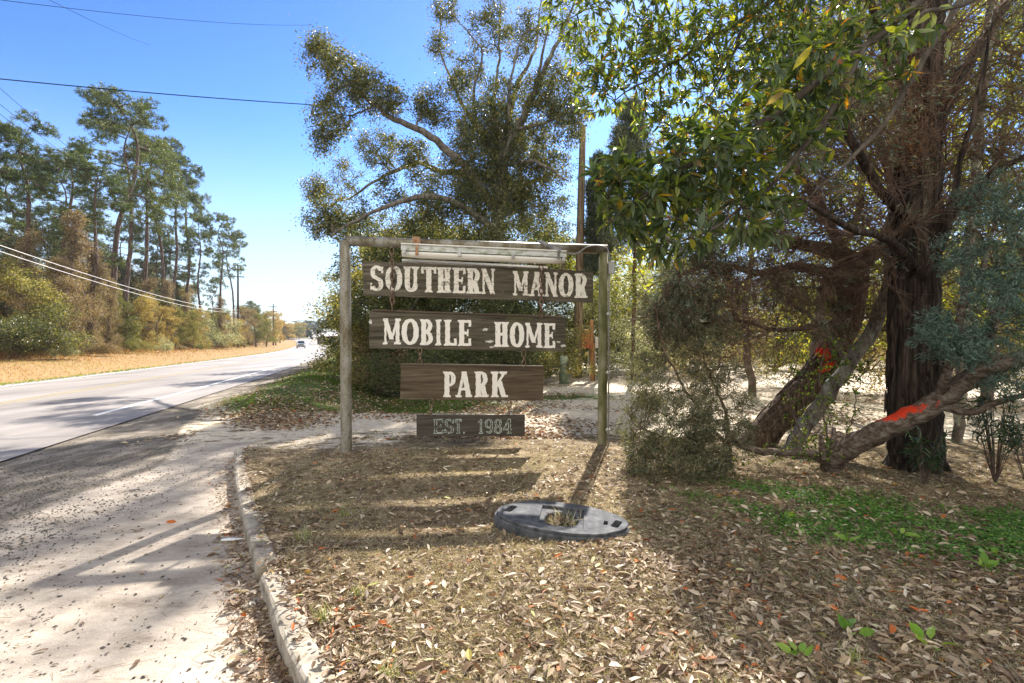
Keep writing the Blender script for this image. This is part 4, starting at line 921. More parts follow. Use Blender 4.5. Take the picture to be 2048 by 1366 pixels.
def plant(kind, v, x, y, s, mat, label, group, rz=None, sx=1.0, dz=0, bark_m=None, cat=None, tilt=0):
    a, b = proto(kind, v); nm, ct, p1, p2 = NAMES[kind]
    r = empty(nm, (x, y, float(zf(x, y))-.05+dz), label, cat or ct, group, rz=rng.uniform(0, 6.28) if rz is None else rz)
    r.scale = (s*sx, s*sx, s); r.rotation_euler[1] = tilt
    for me, nn, mm in ((a, p1, bark_m), (b, p2, mat)):
        o = bpy.data.objects.new(nn, me); COL.objects.link(o); o.parent = r
        if mm is not None: o.material_slots[0].link = 'OBJECT'; o.material_slots[0].material = mm
    return r
rng = np.random.default_rng(11)
# pines along the far side of the road: (px, distance, top py, variation, words)
def at_px(px, Yd): return (px-1024)/1024*Yd
PN = [(-60, 40, 250, 0, 'pine cut by the left edge of the picture'), (48, 43, 243, 1, 'high pine with a layered crown nearest the picture edge'), (130, 50, 300, 2, 'middle height pine beside the vine covered snag'),
      (226, 56, 198, 3, 'tallest pine of the stand, its broad crown above all others'), (182, 47, 345, 0, 'shorter pine with a low crown reaching left of the tallest one'), (253, 62, 235, 1, 'slim tall pine just right of the tallest'), (290, 68, 262, 2, 'pine with a bare straight trunk in the middle of the stand'),
      (328, 74, 285, 3, 'pine whose trunk stands dark against golden shrubs'), (345, 80, 320, 0, 'pine leaning at the right shoulder of the stand'), (402, 92, 432, 1, 'lower pine on the falling edge of the stand'), (440, 100, 428, 2, 'pine overlapping the nearest roadside pole'), (468, 112, 470, 3, 'last clear pine behind the tall roadside pole'),
      (10, 62, 330, 2, 'pine showing between the two at the picture edge'), (100, 66, 330, 3, 'pine set back behind the vine covered snag'), (370, 96, 350, 1, 'pine set back beside the low crowned one')]
for px, Yd, top, v, words_ in PN:
    x = at_px(px, Yd); hh = EYE+(683-top)/1024*Yd-float(zf(x, Yd)); plant('pine', v, x, Yd, hh/26.3, NEED, words_, 'pines along the far side of the road', bark_m=PINEB, sx=min(1.15, max(.8, 60/Yd))*1.05)
for k in range(26):   # the wood behind and down the road
    Yd = rng.uniform(70, 150) if k < 12 else 125+k*9+rng.uniform(-5, 5)
    off = rng.uniform(16, 34) if k < 12 else rng.uniform(15, 24); x = float(xl(Yd))-off-4
    plant('pine', k % 4, x, Yd, rng.uniform(.62, .85) if k < 12 else rng.uniform(.5, .72), NEED, 'pine standing in the depth of the roadside wood', 'pines deeper in the roadside wood', bark_m=PINEB)
US = [('vine', 1, 60, 41, .8, BRWN, 'brown vine column near the picture edge'), ('vine', 0, 118, 46, .7, BRWN, 'brown vine column between bush and tall snag'), ('vine', 1, 215, 50, .62, BRWN, 'short brown vine column under the tallest pine'), ('vine', 0, 335, 72, .8, BRWN, 'narrow brown vine column at the dark pine trunks'), ('vine', 1, 372, 80, .7, BRWN, 'brown vine column right of the dark pine trunks'), ('vine', 0, 440, 92, .75, BRWN, 'brown vine column left of the nearest pole'),
      ('vine', 0, 150, 43, .98, BRWN, 'brown vine smothered snag reaching half the height of the pines'), ('vine', 1, 182, 47, .85, BRWN, 'second brown vine column close beside the first'), ('leafy', 0, 40, 38, .9, OLIV, 'olive tree at the picture edge under the pines'),
      ('leafy', 1, 95, 40, .8, BRWN, 'brownish tangle between the edge tree and the vine snag'), ('bush', 0, 90, 36, 1.6, OLIV, 'low green spreading bush at the wood edge'), ('bush', 1, 20, 34, 1.5, SHRL, 'dark low bush by the picture edge'), ('leafy', 2, 225, 52, .82, OLIV, 'olive tree beneath the tallest pine'),
      ('leafy', 0, 262, 56, .75, GOLD, 'yellow green tree under the middle pines'), ('vine', 1, 300, 66, .75, BRWN, 'brown vine tangle at the foot of the middle pines'), ('leafy', 1, 318, 66, .8, GOLD, 'golden tree behind the dark pine trunks'), ('leafy', 2, 352, 72, .85, OLIV, 'green gold tree right of the dark trunks'), ('leafy', 0, 385, 78, .75, GOLD, 'yellow tree in front of the lower pines'),
      ('leafy', 1, 418, 86, .8, OLIV, 'fresh green tree in front of the lower pines'), ('bush', 0, 430, 84, 2.0, PALE, 'pale green bush left of the nearest pole'), ('leafy', 2, 455, 96, .85, GOLD, 'orange tinged tree behind the nearest pole'), ('leafy', 0, 490, 108, 1.0, BRWN, 'rusty brown tree right of the nearest pole'), ('leafy', 1, 512, 122, 1.15, OLIV, 'rounded tree between the first two poles'),
      ('leafy', 2, 532, 138, 1.15, GOLD, 'orange tree left of the second pole'), ('leafy', 0, 552, 165, 1.3, GOLD, 'bright orange tree behind the second pole')]
for kind, v, px, Yd, s, mt, wd in US: plant(kind, v, at_px(px, Yd), Yd, s, mt, wd, 'undergrowth at the edge of the roadside wood', sx=1.25)
for k in range(46):
    if k < 34: Yd = 36+k*2.4+rng.uniform(-1.5, 1.5); off = rng.uniform(17, 30)
    else: Yd = 120+(k-34)*15; off = rng.uniform(13, 18)
    mt = [OLIV, BRWN, GOLD, OLIV, SHRL][k % 5]
    plant('leafy' if k % 3 else 'vine', k % 3 if k % 3 else k//3 % 2, float(xl(Yd))-off-3, Yd, rng.uniform(.7, 1.15), mt, 'leafy tree filling the gaps of the roadside wood', 'leafy trees deeper in the roadside wood', sx=1.4)
for k in range(26):
    Yd = 46+k*3.2+rng.uniform(-1.5, 1.5); off = rng.uniform(20, 30)
    plant('leafy', k % 3, float(xl(Yd))-off-3, Yd, rng.uniform(1.3, 1.9), [OLIV, BRWN, SHRL][k % 3], 'taller leafy tree closing the middle height of the roadside wood', 'taller leafy trees deeper in the roadside wood', sx=1.1)
for k in range(16):
    x, Yd = float(xl(30+k*7)) - rng.uniform(9, 13), 30+k*7
    plant('bush', k % 2, x, Yd, rng.uniform(.45, .8), [OLIV, PALE, BRWN][k % 3], 'small bush growing out of the rusty grass', 'small bushes in the rusty grass')
# far wood across the end of the road
for k in range(30):
    px = 592+k*3.6+rng.uniform(-2, 2); Yd = rng.uniform(430, 500); x = at_px(px, Yd)
    plant('pine', k % 4, x, Yd, rng.uniform(.48, .62), FARN, 'far pine in the wood closing the end of the road', 'far pines closing the road', sx=2.0)
for k in range(16):
    px = 560+k*5.5; Yd = rng.uniform(280, 330); x = at_px(px, Yd) if px < 600 else at_px(px, 440); Yd = Yd if px < 600 else 420
    plant('leafy', k % 3, x, Yd, rng.uniform(.9, 1.4), [GOLD, OLIV][k % 2] if px < 620 else FARN, 'far leafy tree low at the end of the road', 'far leafy trees at the end of the road', sx=2)
# shrubs and trees behind the sign
SH = [('airy', 0, 1640, 11.5, 1.15, YELL, 'open yellow green tree glowing behind the upright cedar limb'), ('airy', 1, 1790, 13, 1.2, YELL, 'open yellow green tree glowing behind the shaggy trunk'), ('airy', 0, 1960, 11.5, 1.2, YELL, 'open yellow green tree behind the slim pale trunk'), ('airy', 1, 1510, 14, 1.05, YELL, 'open yellow green tree behind the laurel boughs'), ('airy', 0, 2100, 9.5, 1.0, OLIV, 'open olive tree at the right picture edge'), ('wisp', 0, 1420, 15, 1.0, BRWN, 'brown leggy shrub behind the leaning cedar base'), ('wisp', 1, 1560, 17, 1.0, OLIV, 'olive leggy shrub on the far side of the sandy lot'), ('wisp', 0, 1720, 15, 1.1, GOLD, 'amber leggy shrub between the two cedar trunks'), ('wisp', 1, 1880, 14, 1.0, BRWN, 'brown leggy shrub behind the low painted limb'), ('wisp', 0, 2010, 13, 1.1, OLIV, 'olive leggy shrub near the right picture edge'),
      ('leafy', 0, 790, 30, 1.12, SHRL, 'dark evergreen tree showing left of the sign post'), ('leafy', 1, 768, 36, 1.15, OLIV, 'olive tree hanging over the road edge left of the sign'), ('leafy', 2, 778, 24, .85, OLIV, 'yellow green tree behind the left end of the sign'), ('leafy', 0, 760, 22, .82, OLIV, 'olive green tree behind the lamp fixture'),
      ('leafy', 1, 830, 20, .72, SHRL, 'dark shrubby tree behind the middle of the sign'), ('leafy', 2, 905, 22, .85, SHRL, 'dark evergreen tree beside the oak trunk'), ('leafy', 0, 965, 18.5, .62, SHRL, 'dark shrub at the foot of the oak'), ('leafy', 1, 1045, 19.5, .70, SHRL, 'evergreen shrub behind the word home'), ('leafy', 2, 1100, 23, .82, OLIV, 'olive tree just left of the wooden utility pole'),
      ('leafy', 0, 1150, 26, .85, YELL, 'yellow green tree behind the wooden utility pole'), ('leafy', 1, 805, 34, 1.25, SHRL, 'evergreen tree further down the verge behind the sign'), ('leafy', 2, 860, 27, 1.05, OLIV, 'sunlit tree between the oak and the verge'), ('leafy', 0, 1010, 28, 1.0, OLIV, 'olive tree standing behind the oak trunk'),
      ('bush', 0, 805, 21, 1.1, BRWN, 'brown tangled bush left of the ditch end'), ('bush', 1, 870, 17.5, .95, SHRL, 'dark bush under the second board'), ('bush', 0, 940, 17, .9, SHRL, 'dark bush above the third board'), ('bush', 1, 1010, 17.4, .85, SHRL, 'dark bush below the word home'), ('bush', 0, 1080, 18, .9, OLIV, 'bush in front of the green utility pedestal row'), ('bush', 1, 1115, 22.5, 1.1, SHRL, 'bush behind the green utility pedestal'),
      ('wisp', 0, 1130, 25, 1.1, PALE, 'pale leggy shrub between the poles'), ('wisp', 1, 1240, 24, 1.35, PALE, 'pale sunlit leggy shrub right of the sign post'), ('wisp', 0, 1310, 26, 1.4, PALE, 'pale leggy shrub seen through the cedar twigs'), ('bush', 0, 1260, 20.5, .95, PALE, 'silvery low bush right of the sign post'), ('bush', 1, 1345, 21.5, 1.0, PALE, 'silvery low bush behind the juniper'),
      ('leafy', 1, 1250, 31, .9, YELL, 'yellow green tree behind the pale shrubs'), ('leafy', 2, 1340, 33, .85, OLIV, 'olive tree behind the pale shrubs'), ('wisp', 1, 1440, 24, 1.1, OLIV, 'leggy shrub seen between sign and leaning cedar'), ('bush', 0, 1540, 26, 1.2, OLIV, 'olive bush beyond the sandy lot'), ('wisp', 0, 1600, 28, 1.1, GOLD, 'amber shrub beyond the sandy lot'),
      ('bush', 1, 1700, 28, 1.2, GOLD, 'amber bush behind the leaning cedar trunk'), ('leafy', 0, 1450, 36, .75, GOLD, 'golden tree far beyond the sandy lot'), ('leafy', 1, 1600, 38, .8, OLIV, 'olive tree far beyond the sandy lot'), ('leafy', 2, 1740, 34, .8, YELL, 'yellow tree far behind the cedars'), ('wisp', 1, 1860, 24, 1.2, OLIV, 'leggy shrub right of the shaggy trunk'), ('bush', 0, 1960, 22, 1.3, GOLD, 'amber bush by the right picture edge'), ('leafy', 0, 1900, 30, .9, YELL, 'yellow tree behind the shaggy trunk'), ('leafy', 1, 2050, 27, .9, OLIV, 'olive tree by the right picture edge')]
for kind, v, px, Yd, s, mt, wd in SH: plant(kind, v, at_px(px, Yd), Yd, s, mt, wd, 'trees and shrubs behind the sign', bark_m=TWIG, sx=1.15)

# ------------------------------------------------------------------ right-hand cedars
rng = np.random.default_rng(21)
def sprays(mb, sk, per, mat, L=.055, w=.013, spread=.03, sel=None, thr=None, droop=0., tuft=.6):
    """cedar foliage: short scale-leaf branchlets fanned along the twig ends"""
    idx = np.where(sk['rb'] <= (thr or 1))[0]
    if sel is not None: idx = idx[sel(sk['B'][idx])]
    if len(idx) == 0: return
    q = np.repeat(idx, per); k = len(q); t = rng.random(k)[:, None]
    base = sk['m2'][q]*(1-t)+sk['B'][q]*t+rng.normal(size=(k, 3))*spread
    D = norm(sk['D'][q]+runit(k)*tuft); D[:, 2] -= droop; D = norm(D); Ls = rng.uniform(.6, 1.4, k)*L
    mb.kites(base, D, Ls, w*rng.uniform(.7, 1.3, k), mat, fold=.2)
def bl_px(px, py, Yd, rx, rz, ry, n_, shell=.1): return blob(P(px, py, Yd), (rx/1024*Yd, ry, rz/1024*Yd), n_, shell)
# shaggy straight trunk
Y1 = 6.05
lim = [PL([(1832, 960, 0, .31), (1830, 915, 0, .27), (1828, 850, 0, .26), (1826, 700, 0, .245), (1832, 520, .0, .235), (1838, 330, .05, .225), (1842, 150, .1, .21), (1846, 0, .15, .22), (1850, -200, .2, .19), (1852, -420, .2, .15), (1856, -700, .2, .05)], Y1),
       PL([(1838, 330, 0, .10), (1900, 190, .4, .085), (1960, 90, .8, .07), (2060, -60, 1.3, .05), (2150, -200, 1.6, .02)], Y1),
       PL([(1832, 450, .0, .07), (1760, 380, -.3, .055), (1690, 250, -.7, .04), (1650, 120, -1, .025), (1600, 0, -1.2, .012)], Y1),
       PL([(1830, 540, -.2, .06), (1780, 480, -.5, .045), (1700, 455, -.9, .035), (1600, 400, -1.3, .018)], Y1),
       PL([(1845, 500, -.1, .07), (1900, 430, -.3, .055), (1985, 350, -.5, .04), (2080, 300, -.7, .02)], Y1),
       PL([(1845, 230, 0, .07), (1790, 130, -.4, .05), (1740, 10, -.7, .035), (1700, -120, -1, .02)], Y1),
       PL([(1840, 560, -.3, .05), (1890, 470, -.45, .04), (1920, 330, -.5, .03), (1960, 180, -.6, .02), (1990, 20, -.6, .01)], Y1)]
t1 = empty('cedar_tree', tuple(Vector((*P(1832, 940, Y1).to_2d(), 0))), 'big dark shaggy barked cedar with a straight trunk at the right', 'tree')
wood = MB(); q0 = [smooth_poly(L, .15, .006) for L in lim]
for k, q in enumerate(q0): wood.tube(q[:, :3], q[:, 3], 22 if k == 0 else 8, 0, wob=.07 if k == 0 else .05)
for k in range(150):
    h0 = rng.uniform(2.0, 5.2); i_ = np.argmin(np.abs(q0[0][:, 2]-h0)); a = rng.uniform(-1.0, .9) if k % 3 else rng.uniform(2.4, 3.9); ln_ = rng.uniform(.8, 2.1); el = rng.uniform(.35, 1.0)
    d = np.array([math.cos(a)*math.cos(el), math.sin(a)*math.cos(el)*.6, math.sin(el)]); p0 = q0[0][i_][:3]; bow = rng.normal(size=3)*.07
    wood.tube([p0, p0+d*ln_*.35+bow, p0+d*ln_*.7+bow*1.2+[0, 0, .04], p0+d*ln_+[0, 0, .16]+bow], [.012, .008, .005, .002], 4, 1)
# root flare and loose bark strips
for a in np.linspace(0, 6.28, 9)[:-1]:
    c0 = P(1832, 940, Y1); d = Vector((math.cos(a), math.sin(a), 0)); wood.tube([Vector((c0.x, c0.y, .45))+d*.16, Vector((c0.x, c0.y, .12))+d*.21, Vector((c0.x, c0.y, -.06))+d*.33], [.10, .07, .03], 7, wob=.06)
for k in range(90):
    a = rng.uniform(0, 6.28); h = rng.uniform(.2, 5); i_ = np.argmin(np.abs(q0[0][:, 2]-h)); r_ = q0[0][i_][3]*1.04; ll = rng.uniform(.2, .7); c0 = q0[0][i_][:3]; i2 = min(len(q0[0])-1, np.argmin(np.abs(q0[0][:, 2]-h-ll))); c1 = q0[0][i2][:3]
    d = np.array([math.cos(a), math.sin(a), 0]); d2 = np.array([math.cos(a+.1*rng.normal()), math.sin(a+.1*rng.normal()), 0])
    wood.tube([c0+d*r_*1.05, (c0+c1)/2+d*r_*1.02, c1+d2*r_*.98], [.008, .018, .010], 4)
seeds = np.vstack([q[::2, :3] for q in q0])
att = np.vstack([bl_px(1700, 380, 6.3, 170, 190, 1.4, 330), bl_px(1900, 150, 6.6, 170, 260, 1.6, 420), bl_px(1650, 150, 6.2, 160, 200, 1.5, 300), bl_px(1960, 420, 6.0, 130, 170, 1.2, 230), bl_px(1800, -250, 6.6, 300, 200, 2, 330), bl_px(1760, 560, 6.3, 90, 80, .9, 90), bl_px(1560, -120, 6.4, 200, 180, 1.6, 160), bl_px(1780, 330, 6.0, 110, 260, .9, 260), bl_px(1950, 250, 5.8, 120, 220, .9, 260)])
att = att[np.abs(att[:, 0]-4.80) > .42]
sk = skeleton(att, seeds, .0035, bf=.55, p=2.25, rmax=.045, bend=.07, mb=wood, mat=1)
hi = lambda B_: ((B_[:, 2] > 5.0) & (rng.random(len(B_)) < .5)) | ((B_[:, 2] > 3.6) & (rng.random(len(B_)) < .18)) | (rng.random(len(B_)) < .05)
fo = MB(); sprays(fo, sk, 44, 0, sel=hi, spread=.07, L=.08)
# bare fine twigs, the tangle under the crown
n_ = len(sk['B']); qq = np.repeat(np.arange(n_), 6); A = sk['m1'][qq]+(sk['B'][qq]-sk['m1'][qq])*rng.random((len(qq), 1)); D = norm(sk['D'][qq]+runit(len(qq))*.5); D[:, 2] -= .02
ln = rng.uniform(.15, .5, len(qq))[:, None]; M_ = A+D*ln*.55; E_ = M_+norm(D+runit(len(qq))*.5)*ln*.5
wood.prisms(A, M_, .0026, .002, 3, 1); wood.prisms(M_, E_, .002, .0009, 3, 1)
child(wood, 'trunk', [DARKB, CTWIG], t1, True); child(fo, 'foliage', CEDL, t1)
# hanging dead foliage clump on the trunk
m = MB()
for (px, py, r_, k) in ((1815, 230, .16, 900), (1800, 150, .14, 700), (1845, 300, .14, 600), (1812, 275, .10, 500), (1872, 180, .12, 500)):
    c0 = np.array(P(px, py, Y1-.34)); p_ = c0+rng.normal(size=(k, 3))*[r_, r_*.5, r_*1.1]; D = runit(k); D[:, 2] -= .5; m.kites(p_, norm(D), rng.uniform(.03, .08, k), .004)
child(m, 'dead_foliage', DEAD, t1)

# leaning cedar with the upright second leg
Y2 = 7.3
RED = new_mat("leaning_cedar_bark"); m, n, out = RED; RED = m
t = noise(n, 1, 8, .65, stretch=(26, 26, 5), dist=.5); r = ramp(n, [(.025, .018, .012), (.075, .05, .032), (.16, .11, .07), (.25, .20, .14)], [.3, .45, .57, .7]); n.links.new(t.outputs[0], r.inputs[0])
def redpatch(n, base, spots):
    """marking paint sprayed on the bark, in place"""
    g = n.nodes.new('ShaderNodeNewGeometry'); c = base; nz = noise(n, 14, 5, .7, src=g.outputs['Position'])
    for (p, rad, sc, ax) in spots:
        v = n.nodes.new('ShaderNodeVectorMath'); v.operation = 'SUBTRACT'; n.links.new(g.outputs['Position'], v.inputs[0]); v.inputs[1].default_value = tuple(p)
        rt = n.nodes.new('ShaderNodeVectorRotate'); rt.rotation_type = 'Y_AXIS'; rt.inputs['Angle'].default_value = ax; n.links.new(v.outputs[0], rt.inputs[0])
        v2 = n.nodes.new('ShaderNodeVectorMath'); v2.operation = 'DIVIDE'; n.links.new(rt.outputs[0], v2.inputs[0]); v2.inputs[1].default_value = sc
        l = n.nodes.new('ShaderNodeVectorMath'); l.operation = 'LENGTH'; n.links.new(v2.outputs[0], l.inputs[0])
        f = math_(n, 'ADD', l.outputs['Value'], math_(n, 'MULTIPLY', math_(n, 'SUBTRACT', nz.outputs[0], .5), 1.5))
        rr = ramp(n, [(1, 1, 1), (0, 0, 0)], [.85, 1.0]); n.links.new(f, rr.inputs[0]); c = mixc(n, rr.outputs[0], c, (.72, .055, .018))
    return c
bsdf(n, out, redpatch(n, r.outputs[0], [(P(1662, 690, 7.05), 1, (.10, .5, .24), 0.1), (P(1665, 735, 7.05), 1, (.15, .5, .05), .6)]), .85, 0, .15, t.outputs[0], .9, .02)
lim = [PL([(1490, 925, 0, .17), (1520, 880, 0, .21), (1570, 820, .02, .20), (1625, 755, .05, .19), (1668, 700, .08, .185), (1698, 630, .1, .18), (1708, 560, .1, .175), (1712, 525, .1, .17)], Y2),
       PL([(1712, 535, .1, .15), (1680, 508, -.1, .12), (1620, 492, -.3, .085), (1560, 486, -.6, .07), (1480, 470, -.9, .055), (1420, 440, -1.1, .04), (1370, 390, -1.3, .02)], Y2),
       PL([(1712, 535, .1, .14), (1770, 480, .3, .11), (1790, 400, .5, .09), (1760, 290, .7, .07), (1700, 180, .8, .05), (1680, 40, 1.0, .03), (1650, -100, 1.2, .015)], Y2),
       PL([(1700, 590, .1, .11), (1650, 545, -.2, .08), (1590, 535, -.4, .06), (1520, 545, -.7, .045), (1440, 530, -1, .03), (1370, 545, -1.2, .015)], Y2),
       PL([(1708, 560, .1, .09), (1660, 450, .3, .07), (1620, 380, .5, .055), (1570, 310, .7, .04), (1500, 250, .8, .02)], Y2),
       PL([(1700, 640, .1, .06), (1640, 650, -.3, .045), (1560, 660, -.6, .03), (1470, 640, -.9, .02), (1400, 650, -1.1, .01)], Y2),
       PL([(1560, 486, -.6, .045), (1500, 430, -.8, .035), (1450, 360, -.8, .025), (1400, 260, -.9, .012)], Y2)]
t2 = empty('cedar_tree', tuple(Vector((*P(1510, 893, Y2).to_2d(), 0))), 'leaning reddish cedar with orange marking paint where it turns upright', 'tree')
wood = MB(); q0 = [smooth_poly(L, .13, .006) for L in lim]
for k, q in enumerate(q0): wood.tube(q[:, :3], q[:, 3], 16 if k == 0 else 8, 0, wob=.06)
for k in range(40):
    i_ = int(rng.integers(2, len(q0[0])-6)); dd = runit(1)[0]; T_ = norm((q0[0][i_+4][:3]-q0[0][i_][:3])[None])[0]; dd = dd-T_*dd.dot(T_); dd /= np.linalg.norm(dd); rr = q0[0][i_][3]
    wood.tube([q0[0][i_][:3]+dd*rr, q0[0][i_+2][:3]+dd*rr*1.03, q0[0][i_+4][:3]+dd*rr*.99], [.007, .014, .008], 4)
seeds = np.vstack([q[::2, :3] for q in q0[1:]]+[q0[0][-6:, :3]])
att = np.vstack([bl_px(1430, 470, 6.3, 130, 90, .9, 230), bl_px(1400, 560, 6.3, 100, 70, .7, 150), bl_px(1560, 560, 6.6, 110, 70, .8, 150), bl_px(1520, 330, 7.4, 150, 110, 1.2, 230), bl_px(1680, 200, 8, 130, 200, 1.2, 200), bl_px(1350, 620, 6.2, 70, 60, .5, 100), bl_px(1620, 430, 7.2, 110, 80, .9, 140), bl_px(1440, 650, 6.3, 90, 40, .5, 70), bl_px(1640, 480, 7.0, 120, 130, .8, 300), bl_px(1560, 620, 6.8, 130, 90, .7, 220), bl_px(1730, 600, 7.0, 80, 110, .6, 160)])
sk = skeleton(att, seeds, .003, bf=.5, p=2.25, rmax=.035, bend=.1, mb=wood, mat=1)
n_ = len(sk['B']); qq = np.repeat(np.arange(n_), 9); A = sk['m1'][qq]+(sk['B'][qq]-sk['m1'][qq])*rng.random((len(qq), 1)); D = norm(sk['D'][qq]+runit(len(qq))*.7); D[:, 2] -= .12
ln = rng.uniform(.08, .35, len(qq))[:, None]; M_ = A+D*ln*.55; E_ = M_+norm(D+runit(len(qq))*.5)*ln*.5
wood.prisms(A, M_, .0024, .0018, 3, 1); wood.prisms(M_, E_, .0018, .0009, 3, 1)
fo = MB(); lf = lambda B_: ((B_[:, 0]/B_[:, 1] < .42) & (rng.random(len(B_)) < .8)) | (B_[:, 2] > 4.2) | (rng.random(len(B_)) < .12)
sprays(fo, sk, 34, 0, sel=lf, spread=.05, L=.065, droop=.3)
child(wood, 'trunk', [RED, CTWIG], t2, True); child(fo, 'foliage', CEDL, t2)

# grey lichened second leaning stem
t3 = empty('cedar_tree', tuple(Vector((*P(1590, 905, 6.9).to_2d(), 0))), 'thinner grey lichen spotted leaning stem crossing the shaggy trunk', 'tree')
wood = MB(); lim = [PL([(1570, 918, 0, .10), (1610, 850, 0, .10), (1690, 740, -.05, .095), (1745, 660, -.15, .085), (1765, 600, -.25, .08), (1810, 560, -.5, .05), (1880, 545, -.8, .035), (1950, 510, -1, .025), (2060, 470, -1.3, .015)], 6.9),
    PL([(1760, 620, -.2, .06), (1778, 540, -.3, .05), (1770, 470, -.4, .045), (1800, 400, -.5, .03), (1790, 300, -.5, .02)], 6.9), PL([(1700, 735, -.1, .03), (1640, 650, -.3, .022), (1560, 600, -.5, .015), (1480, 620, -.6, .008)], 6.9)]
q0 = [smooth_poly(L, .13, .008) for L in lim]
for q in q0: wood.tube(q[:, :3], q[:, 3], 10, 0, wob=.05)
att = np.vstack([bl_px(1880, 520, 6, 120, 70, .6, 90), bl_px(1640, 640, 6.5, 100, 60, .5, 70)]); sk = skeleton(att, np.vstack([q[3:, :3] for q in q0]), .003, bf=.5, rmax=.02, mb=wood)
fo = MB(); sprays(fo, sk, 20, 0, spread=.04, L=.06, sel=lambda B_: rng.random(len(B_)) < .4)
child(wood, 'trunk', bark("lichened_bark", [(.05, .04, .03), (.12, .10, .08), (.22, .20, .16), (.30, .29, .24)], 14, 6, .015, patch=(.33, .37, .30), patch_t=.55), t3, True); child(fo, 'foliage', CEDL, t3)

# low limb with red paint, blue-green foliage
Y4 = 5.6
LOW = new_mat("low_cedar_bark"); m, n, out = LOW; LOW = m
t = noise(n, 1, 8, .65, stretch=(9, 24, 24), dist=.5); r = ramp(n, [(.035, .025, .018), (.10, .07, .05), (.19, .15, .12), (.28, .25, .21)], [.3, .45, .57, .7]); n.links.new(t.outputs[0], r.inputs[0])
bsdf(n, out, redpatch(n, r.outputs[0], [(P(1778, 848, 5.25), 1, (.50, .5, .07), .363)]), .85, 0, .15, t.outputs[0], .9, .02)
lim = [PL([(1655, 925, .35, .12), (1690, 900, .2, .115), (1750, 868, 0, .115), (1820, 835, -.15, .11), (1880, 800, -.25, .105), (1950, 750, -.35, .09), (2030, 720, -.4, .085), (2120, 700, -.4, .07), (2250, 640, -.4, .05), (2400, 560, -.3, .03)], Y4),
       PL([(1870, 805, -.25, .05), (1940, 825, -.4, .035), (2010, 800, -.5, .028), (2100, 780, -.6, .02)], Y4), PL([(1940, 755, -.35, .06), (1975, 680, -.3, .05), (2010, 600, -.3, .04), (2060, 520, -.2, .03), (2120, 420, 0, .02)], Y4),
       PL([(1880, 800, -.25, .05), (1905, 700, -.5, .04), (1930, 600, -.6, .032), (1965, 540, -.6, .025), (1990, 440, -.5, .015)], Y4),
       PL([(1655, 915, .35, .05), (1600, 905, .3, .045), (1540, 905, .2, .04), (1490, 895, .1, .035), (1455, 870, 0, .02)], Y4)]
t4 = empty('cedar_tree', tuple(Vector((*P(1650, 920, Y4+.35).to_2d(), 0))), 'low sloping cedar limb with a red painted patch and bluish foliage', 'tree')
wood = MB(); q0 = [smooth_poly(L, .1, .005) for L in lim]
for k, q in enumerate(q0): wood.tube(q[:, :3], q[:, 3], 14 if k == 0 else 8, 0, wob=.05)
for dx_, dz_ in ((-.10, .34), (.02, .42), (.10, .30)):   # broken stubs at the base
    c0 = Vector(q0[0][0][:3]); wood.tube([c0+Vector((dx_*.4, -.05, -.12)), c0+Vector((dx_, -.08, dz_*.5)), c0+Vector((dx_*1.3, -.08, dz_))], [.06, .04, .018], 7, wob=.1)
att = np.vstack([bl_px(1970, 640, 4.9, 110, 90, .45, 230, .2), bl_px(1990, 500, 5.0, 90, 90, .5, 170, .2), bl_px(1900, 690, 4.9, 60, 50, .35, 90), bl_px(2040, 760, 4.9, 60, 50, .4, 80), bl_px(2120, 560, 5, 120, 120, .6, 130), bl_px(2000, 400, 5.2, 80, 60, .4, 70)])
sk = skeleton(att, np.vstack([q[4:, :3] for q in q0[:4]]), .003, bf=.4, rmax=.02, bend=.1, mb=wood)
fo = MB(); sprays(fo, sk, 48, 0, spread=.03, L=.05, w=.009, tuft=.7, sel=lambda B_: (np.sin(B_[:, 0]*9+B_[:, 2]*5)+np.sin(B_[:, 2]*11-B_[:, 1]*7)+rng.normal(0, .5, len(B_))) > -.35)
child(wood, 'trunk', LOW, t4, True); child(fo, 'foliage', BLUC, t4)

# grey-green juniper sprays beside the sign post
t5 = empty('juniper_bush', tuple(Vector((*P(1400, 960, 6.0).to_2d(), 0))), 'wispy grey green juniper bush between the sign and the leaning cedar', 'bush')
wood = MB(); lim = [PL([(1460, 900, .4, .03), (1420, 850, .2, .022), (1370, 780, .1, .016), (1330, 700, 0, .01), (1310, 620, 0, .006)], 5.9), PL([(1460, 905, .4, .03), (1400, 900, .1, .02), (1340, 880, -.1, .014), (1270, 850, -.2, .008)], 5.9), PL([(1460, 900, .4, .025), (1450, 820, .3, .018), (1410, 720, .2, .012), (1390, 620, .2, .008), (1370, 540, .2, .005)], 5.9), PL([(1450, 925, .3, .02), (1400, 945, 0, .014), (1340, 950, -.2, .008)], 5.9)]
q0 = [smooth_poly(L, .08, .008) for L in lim]
for q in q0: wood.tube(q[:, :3], q[:, 3], 6)
att = np.vstack([bl_px(1330, 850, 5.8, 100, 80, .5, 330, .2), bl_px(1350, 920, 5.6, 115, 50, .45, 260, .2), bl_px(1440, 880, 5.7, 80, 60, .4, 130, .1), bl_px(1400, 700, 5.9, 85, 95, .45, 160), bl_px(1350, 640, 6, 60, 80, .3, 130), bl_px(1440, 800, 6, 70, 90, .35, 130), bl_px(1300, 760, 5.9, 50, 60, .3, 90)])
att = att[att[:, 2] > .06]
sk = skeleton(att, np.vstack([q[:, :3] for q in q0]), .002, bf=.45, rmax=.012, bend=.1, mb=wood)
fo = MB(); sprays(fo, sk, 34, 0, spread=.03, L=.065, w=.008, tuft=.6, sel=lambda B_: rng.random(len(B_)) < .8)
